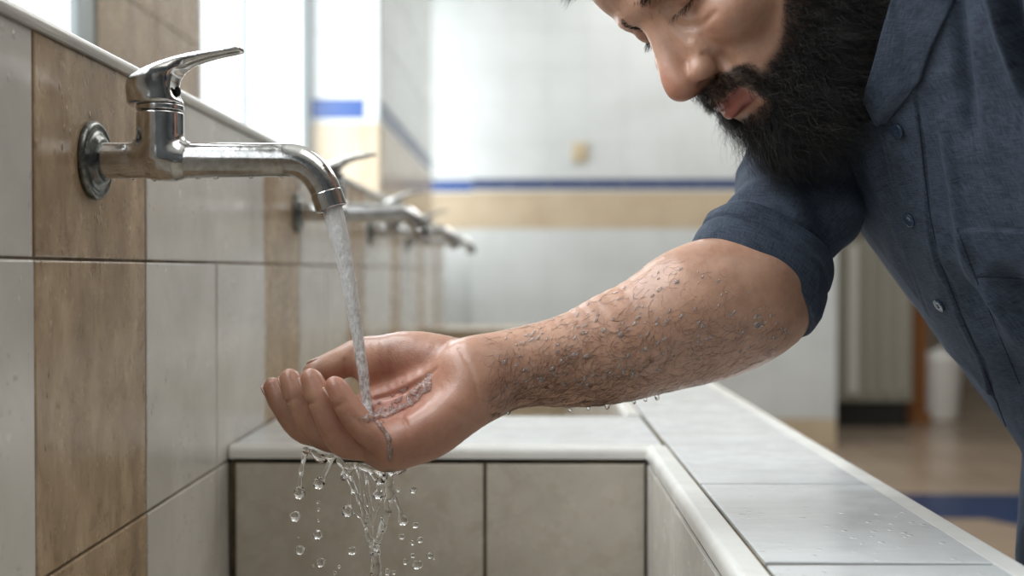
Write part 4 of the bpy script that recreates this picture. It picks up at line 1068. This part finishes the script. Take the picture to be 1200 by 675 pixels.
root = BV[pick] + rng.normal(size=(len(pick), 3)) * .0007; nn = BN[pick]; q = hl[pick]
chinw = sst(20, 75, q[:, 1]) * sst(-80, -100, q[:, 2]); cheek = sst(-75, -45, q[:, 2])
mst = (np.abs(q[:, 0]) < 34) & (q[:, 2] > -72) & (q[:, 1] > 76)
ln = (.018 + .020 * chinw + .022 * sst(-60, -95, q[:, 2]) - .006 * cheek) * rng.uniform(.55, 1.25, len(pick)); ln[mst] = rng.uniform(.005, .010, mst.sum())
down = -HU * .85 - HF * .15
dr = np.broadcast_to(down, (len(pick), 3)).copy(); dr += HL * (np.sign(q[:, 0]) * np.clip(np.abs(q[:, 0]) / 30, 0, 1) * .25)[:, None]
dr[mst] = down + HL * np.clip(q[mst, 0] / 12, -1, 1)[:, None] * 1.1 + nn[mst] * .2
cl = (noise3(root, 420, 61) * 3).round() + (noise3(root, 430, 62) * 3).round() * 7      # hairs that fall together
dr = dr + np.column_stack([np.sin(cl * 12.9), np.sin(cl * 78.2), np.sin(cl * 37.7)]) * .38
st = strands(root, nn, ln, dr, 10, .75, 95, .66)
hair_obj('beard', st, np.full(len(pick), .00009), M['hair'], man)
gp = rng.choice(len(pick), 1000, replace=False)
st2 = strands(root[gp] + nn[gp] * .004, nn[gp], ln[gp] * 1.0, dr[gp], 10, 1.1, 130, .6)
M['lit_hair'] = simple('highlight_hair', '#4b4540', .35); hair_obj('beard', st2, np.full(len(gp), .00010), M['lit_hair'], man)  # paler strands carry the beard's highlights in their colour
# hair of the head
scalp = (hl[:, 2] > 62 - 45 * sst(60, -10, hl[:, 1])) & inhead & (hl[:, 2] > -60) & ~((hl[:, 1] > -6) & (hl[:, 2] < 40) & (np.abs(hl[:, 0]) > 40) & (hl[:, 1] > 20)) | (inhead & (hl[:, 1] < -30) & (hl[:, 2] > -55))
cand = np.where(scalp & inhead & (np.abs(hl[:, 0]) < 79) & ~((np.abs(hl[:, 0]) > 71) & (hl[:, 2] < 22)))[0]
col[cand, 1] = .9; ca.data.foreach_set('color', col.ravel())
pick = rng.choice(cand, 15000); dr = HF * .5 - HU * .5 + BN[pick] * .2
hair_obj('head_hair', strands(BV[pick], BN[pick], rng.uniform(.016, .028, len(pick)), dr, 6, .15, 90, .6), np.full(len(pick), .00016), M['hair'], man)
# eyebrows and lashes
def onface(x, z, y0=130):
    """first point of the face met going back from y0 at head coordinates (x, z)"""
    x = np.atleast_1d(x); z = np.atleast_1d(z); n = len(x); y = np.full(n, float(y0))
    for _ in range(40):
        P = HC + np.column_stack([x, y, z]) / 1000 @ HR.T; y = y - np.clip(field(head, P) * 1000 * .8, -2, 12)
    return HC + np.column_stack([x, y, z]) / 1000 @ HR.T
for s in (1, -1):
    n = 620; u = rng.random(n); u = u * (1 if s > 0 else .10); x = s * (8 + 42 * u); z = 11.5 + 10 * u - 14 * np.clip(u - .55, 0, 1) ** 1.5 + rng.normal(size=n) * (3.0 - 1.6 * u)
    P = onface(x, z); N0 = np.broadcast_to(HF, P.shape) + HL * (s * u)[:, None] * .5; N0 = N0 / np.linalg.norm(N0, axis=1)[:, None]
    D = HL * s + HU * (.5 - u)[:, None] * 1.2
    hair_obj('eyebrow', strands(P, N0, rng.uniform(.006, .010, n) * (1 if s > 0 else .5), D, 5, .1, 60, .9), np.full(n, .00013), M['hair'], man)
    n = 70; u = np.linspace(0, 1, n); x = s * (18 + 27 * u); z = -2.5 - 3.0 * np.sin(u * math.pi)
    P = onface(x, z); D = np.broadcast_to(HF * .7 - HU * .75, P.shape) + HL * (s * (u - .3))[:, None] * .5
    hair_obj('eyelash', strands(P, np.broadcast_to(HF, P.shape), rng.uniform(.006, .0085, n), D, 5, .02, 10, .9, grav=HU * .35), np.full(n, .00013), M['hair'], man)
# hair on the forearm, wet and lying along the skin
def arm_hairs(n, poly, seed, lens, name):
    r = np.random.default_rng(seed); xs = r.uniform(575, 925, n * 3)
    top = np.interp(xs, [575, 633, 688, 733, 770, 807, 833, 935], [383, 366, 348, 326, 309, 300, 302, 385]); bot = np.interp(xs, [575, 614, 681, 733, 799, 855, 896, 933], [485, 480, 479, 472, 459, 440, 422, 385])
    w = r.random(n * 3); w = np.where(r.random(n * 3) < .55, 1 - w ** 1.7 * .6, w); ys = top + (bot - top) * w
    dens = np.interp(xs, [575, 620, 660, 760, 850, 925], [.25, .8, 1, .8, .35, .1]) * (.35 + .65 * w); keep = r.random(n * 3) < dens; xs, ys = xs[keep][:n], ys[keep][:n]
    P, ok = surf(armp, xs, ys); P = P[ok]; xs = xs[ok]; ys = ys[ok]; g = gradient(armp, P); g /= np.linalg.norm(g, axis=1)[:, None]
    D = np.broadcast_to(np.array((-.75, 0, -.55)), P.shape) + np.column_stack([noise3(P, 120, 5), noise3(P, 120, 6) * .3, noise3(P, 120, 7)]) * 1.3
    D = D - g * (D * g).sum(1)[:, None]
    L_ = r.uniform(lens[0], lens[1], len(P)); k = 9; S = np.zeros((len(P), k, 3)); S[:, 0] = P + g * .0001; cur = D / np.linalg.norm(D, axis=1)[:, None]
    bend = r.normal(size=len(P)) * .30
    for i in range(1, k):
        sd_ = np.cross(g, cur); cur = cur + sd_ * bend[:, None]; cur /= np.linalg.norm(cur, axis=1)[:, None]
        q = S[:, i - 1] + cur * (L_ / (k - 1))[:, None]; f = fieldw(armp, q); g = gradient(armp, q); g /= np.linalg.norm(g, axis=1)[:, None]
        S[:, i] = q - g * (f - .00022)[:, None]; cur = cur - g * (cur * g).sum(1)[:, None]
    return S
S = arm_hairs(1700, None, 3, (.006, .016), '')
hair_obj('arm_hair', S, np.full(len(S), .000065), M['arm_hair_mat'], man)
# fringe of hair and drops on the two outlines of the forearm
# ---------------------------------------------------------------- light and camera
def area(name, loc, rot, sx, sy, power, col=(1, 1, 1)):
    l = bpy.data.lights.new(name, 'AREA'); l.shape = 'RECTANGLE'; l.size, l.size_y = sx, sy; l.energy = power; l.color = col
    o = bpy.data.objects.new(name, l); COL.objects.link(o); o.location = loc; o.rotation_euler = rot
    o['label'] = 'window daylight and added overhead fill'; return o
R90 = math.radians(90)
# daylight entering by the left windows, faces +X
area('window_daylight', (-.609, .85, 1.95), (0, -R90, 0), 1.1, 1.35, 30, (.93, .97, 1))
area('window_daylight', (-.609, 2.6, 1.75), (0, -R90, 0), 1.5, .9, 20, (.93, .97, 1))
area('window_daylight', (-.59, 5.4, 1.75), (0, -R90, 0), 1.5, .9, 11, (.95, .98, 1))
area('window_daylight', (-.609, -1.0, 1.75), (0, -R90, 0), 1.5, 1.6, 5, (.93, .97, 1))
area('added_ceiling_fill', (1.2, 4.0, 2.88), (0, 0, 0), 1.6, 3.2, 60, (1, .98, .95))  # unseen overhead panel, added as soft fill for the room
area('added_ceiling_fill', (1.0, .4, 2.88), (0, 0, 0), 1.6, 1.6, 15, (1, .98, .95))  # second unseen panel, added as weaker fill over the foreground
w = bpy.data.worlds.new('World'); sc.world = w; w.use_nodes = True
w.node_tree.nodes['Background'].inputs['Color'].default_value = (.85, .93, 1, 1); w.node_tree.nodes['Background'].inputs['Strength'].default_value = .8
cd = bpy.data.cameras.new('Camera'); cam = bpy.data.objects.new('Camera', cd); COL.objects.link(cam); sc.camera = cam
cam.location = CAM; cam.rotation_euler = (math.radians(90) + PITCH, 0, YAW)
cd.sensor_width = 36; cd.lens = 36 * F_PX / 1200; cd.clip_start = .02; cd.clip_end = 50
cd.dof.use_dof = True; cd.dof.focus_distance = .775; cd.dof.aperture_fstop = 4.0
vs_ = sc.view_settings; vs_.view_transform = 'Standard'; vs_.look = 'None'; vs_.gamma = 1; vs_.use_curve_mapping = False; vs_.exposure = 0.0
sc.display_settings.display_device = 'sRGB'
sc.cycles.use_denoising = True; sc.cycles.max_bounces = 10; sc.cycles.transmission_bounces = 10; sc.cycles.transparent_max_bounces = 12
sc.cycles.sample_clamp_indirect = 6; sc.cycles.caustics_refractive = False; sc.cycles.caustics_reflective = False
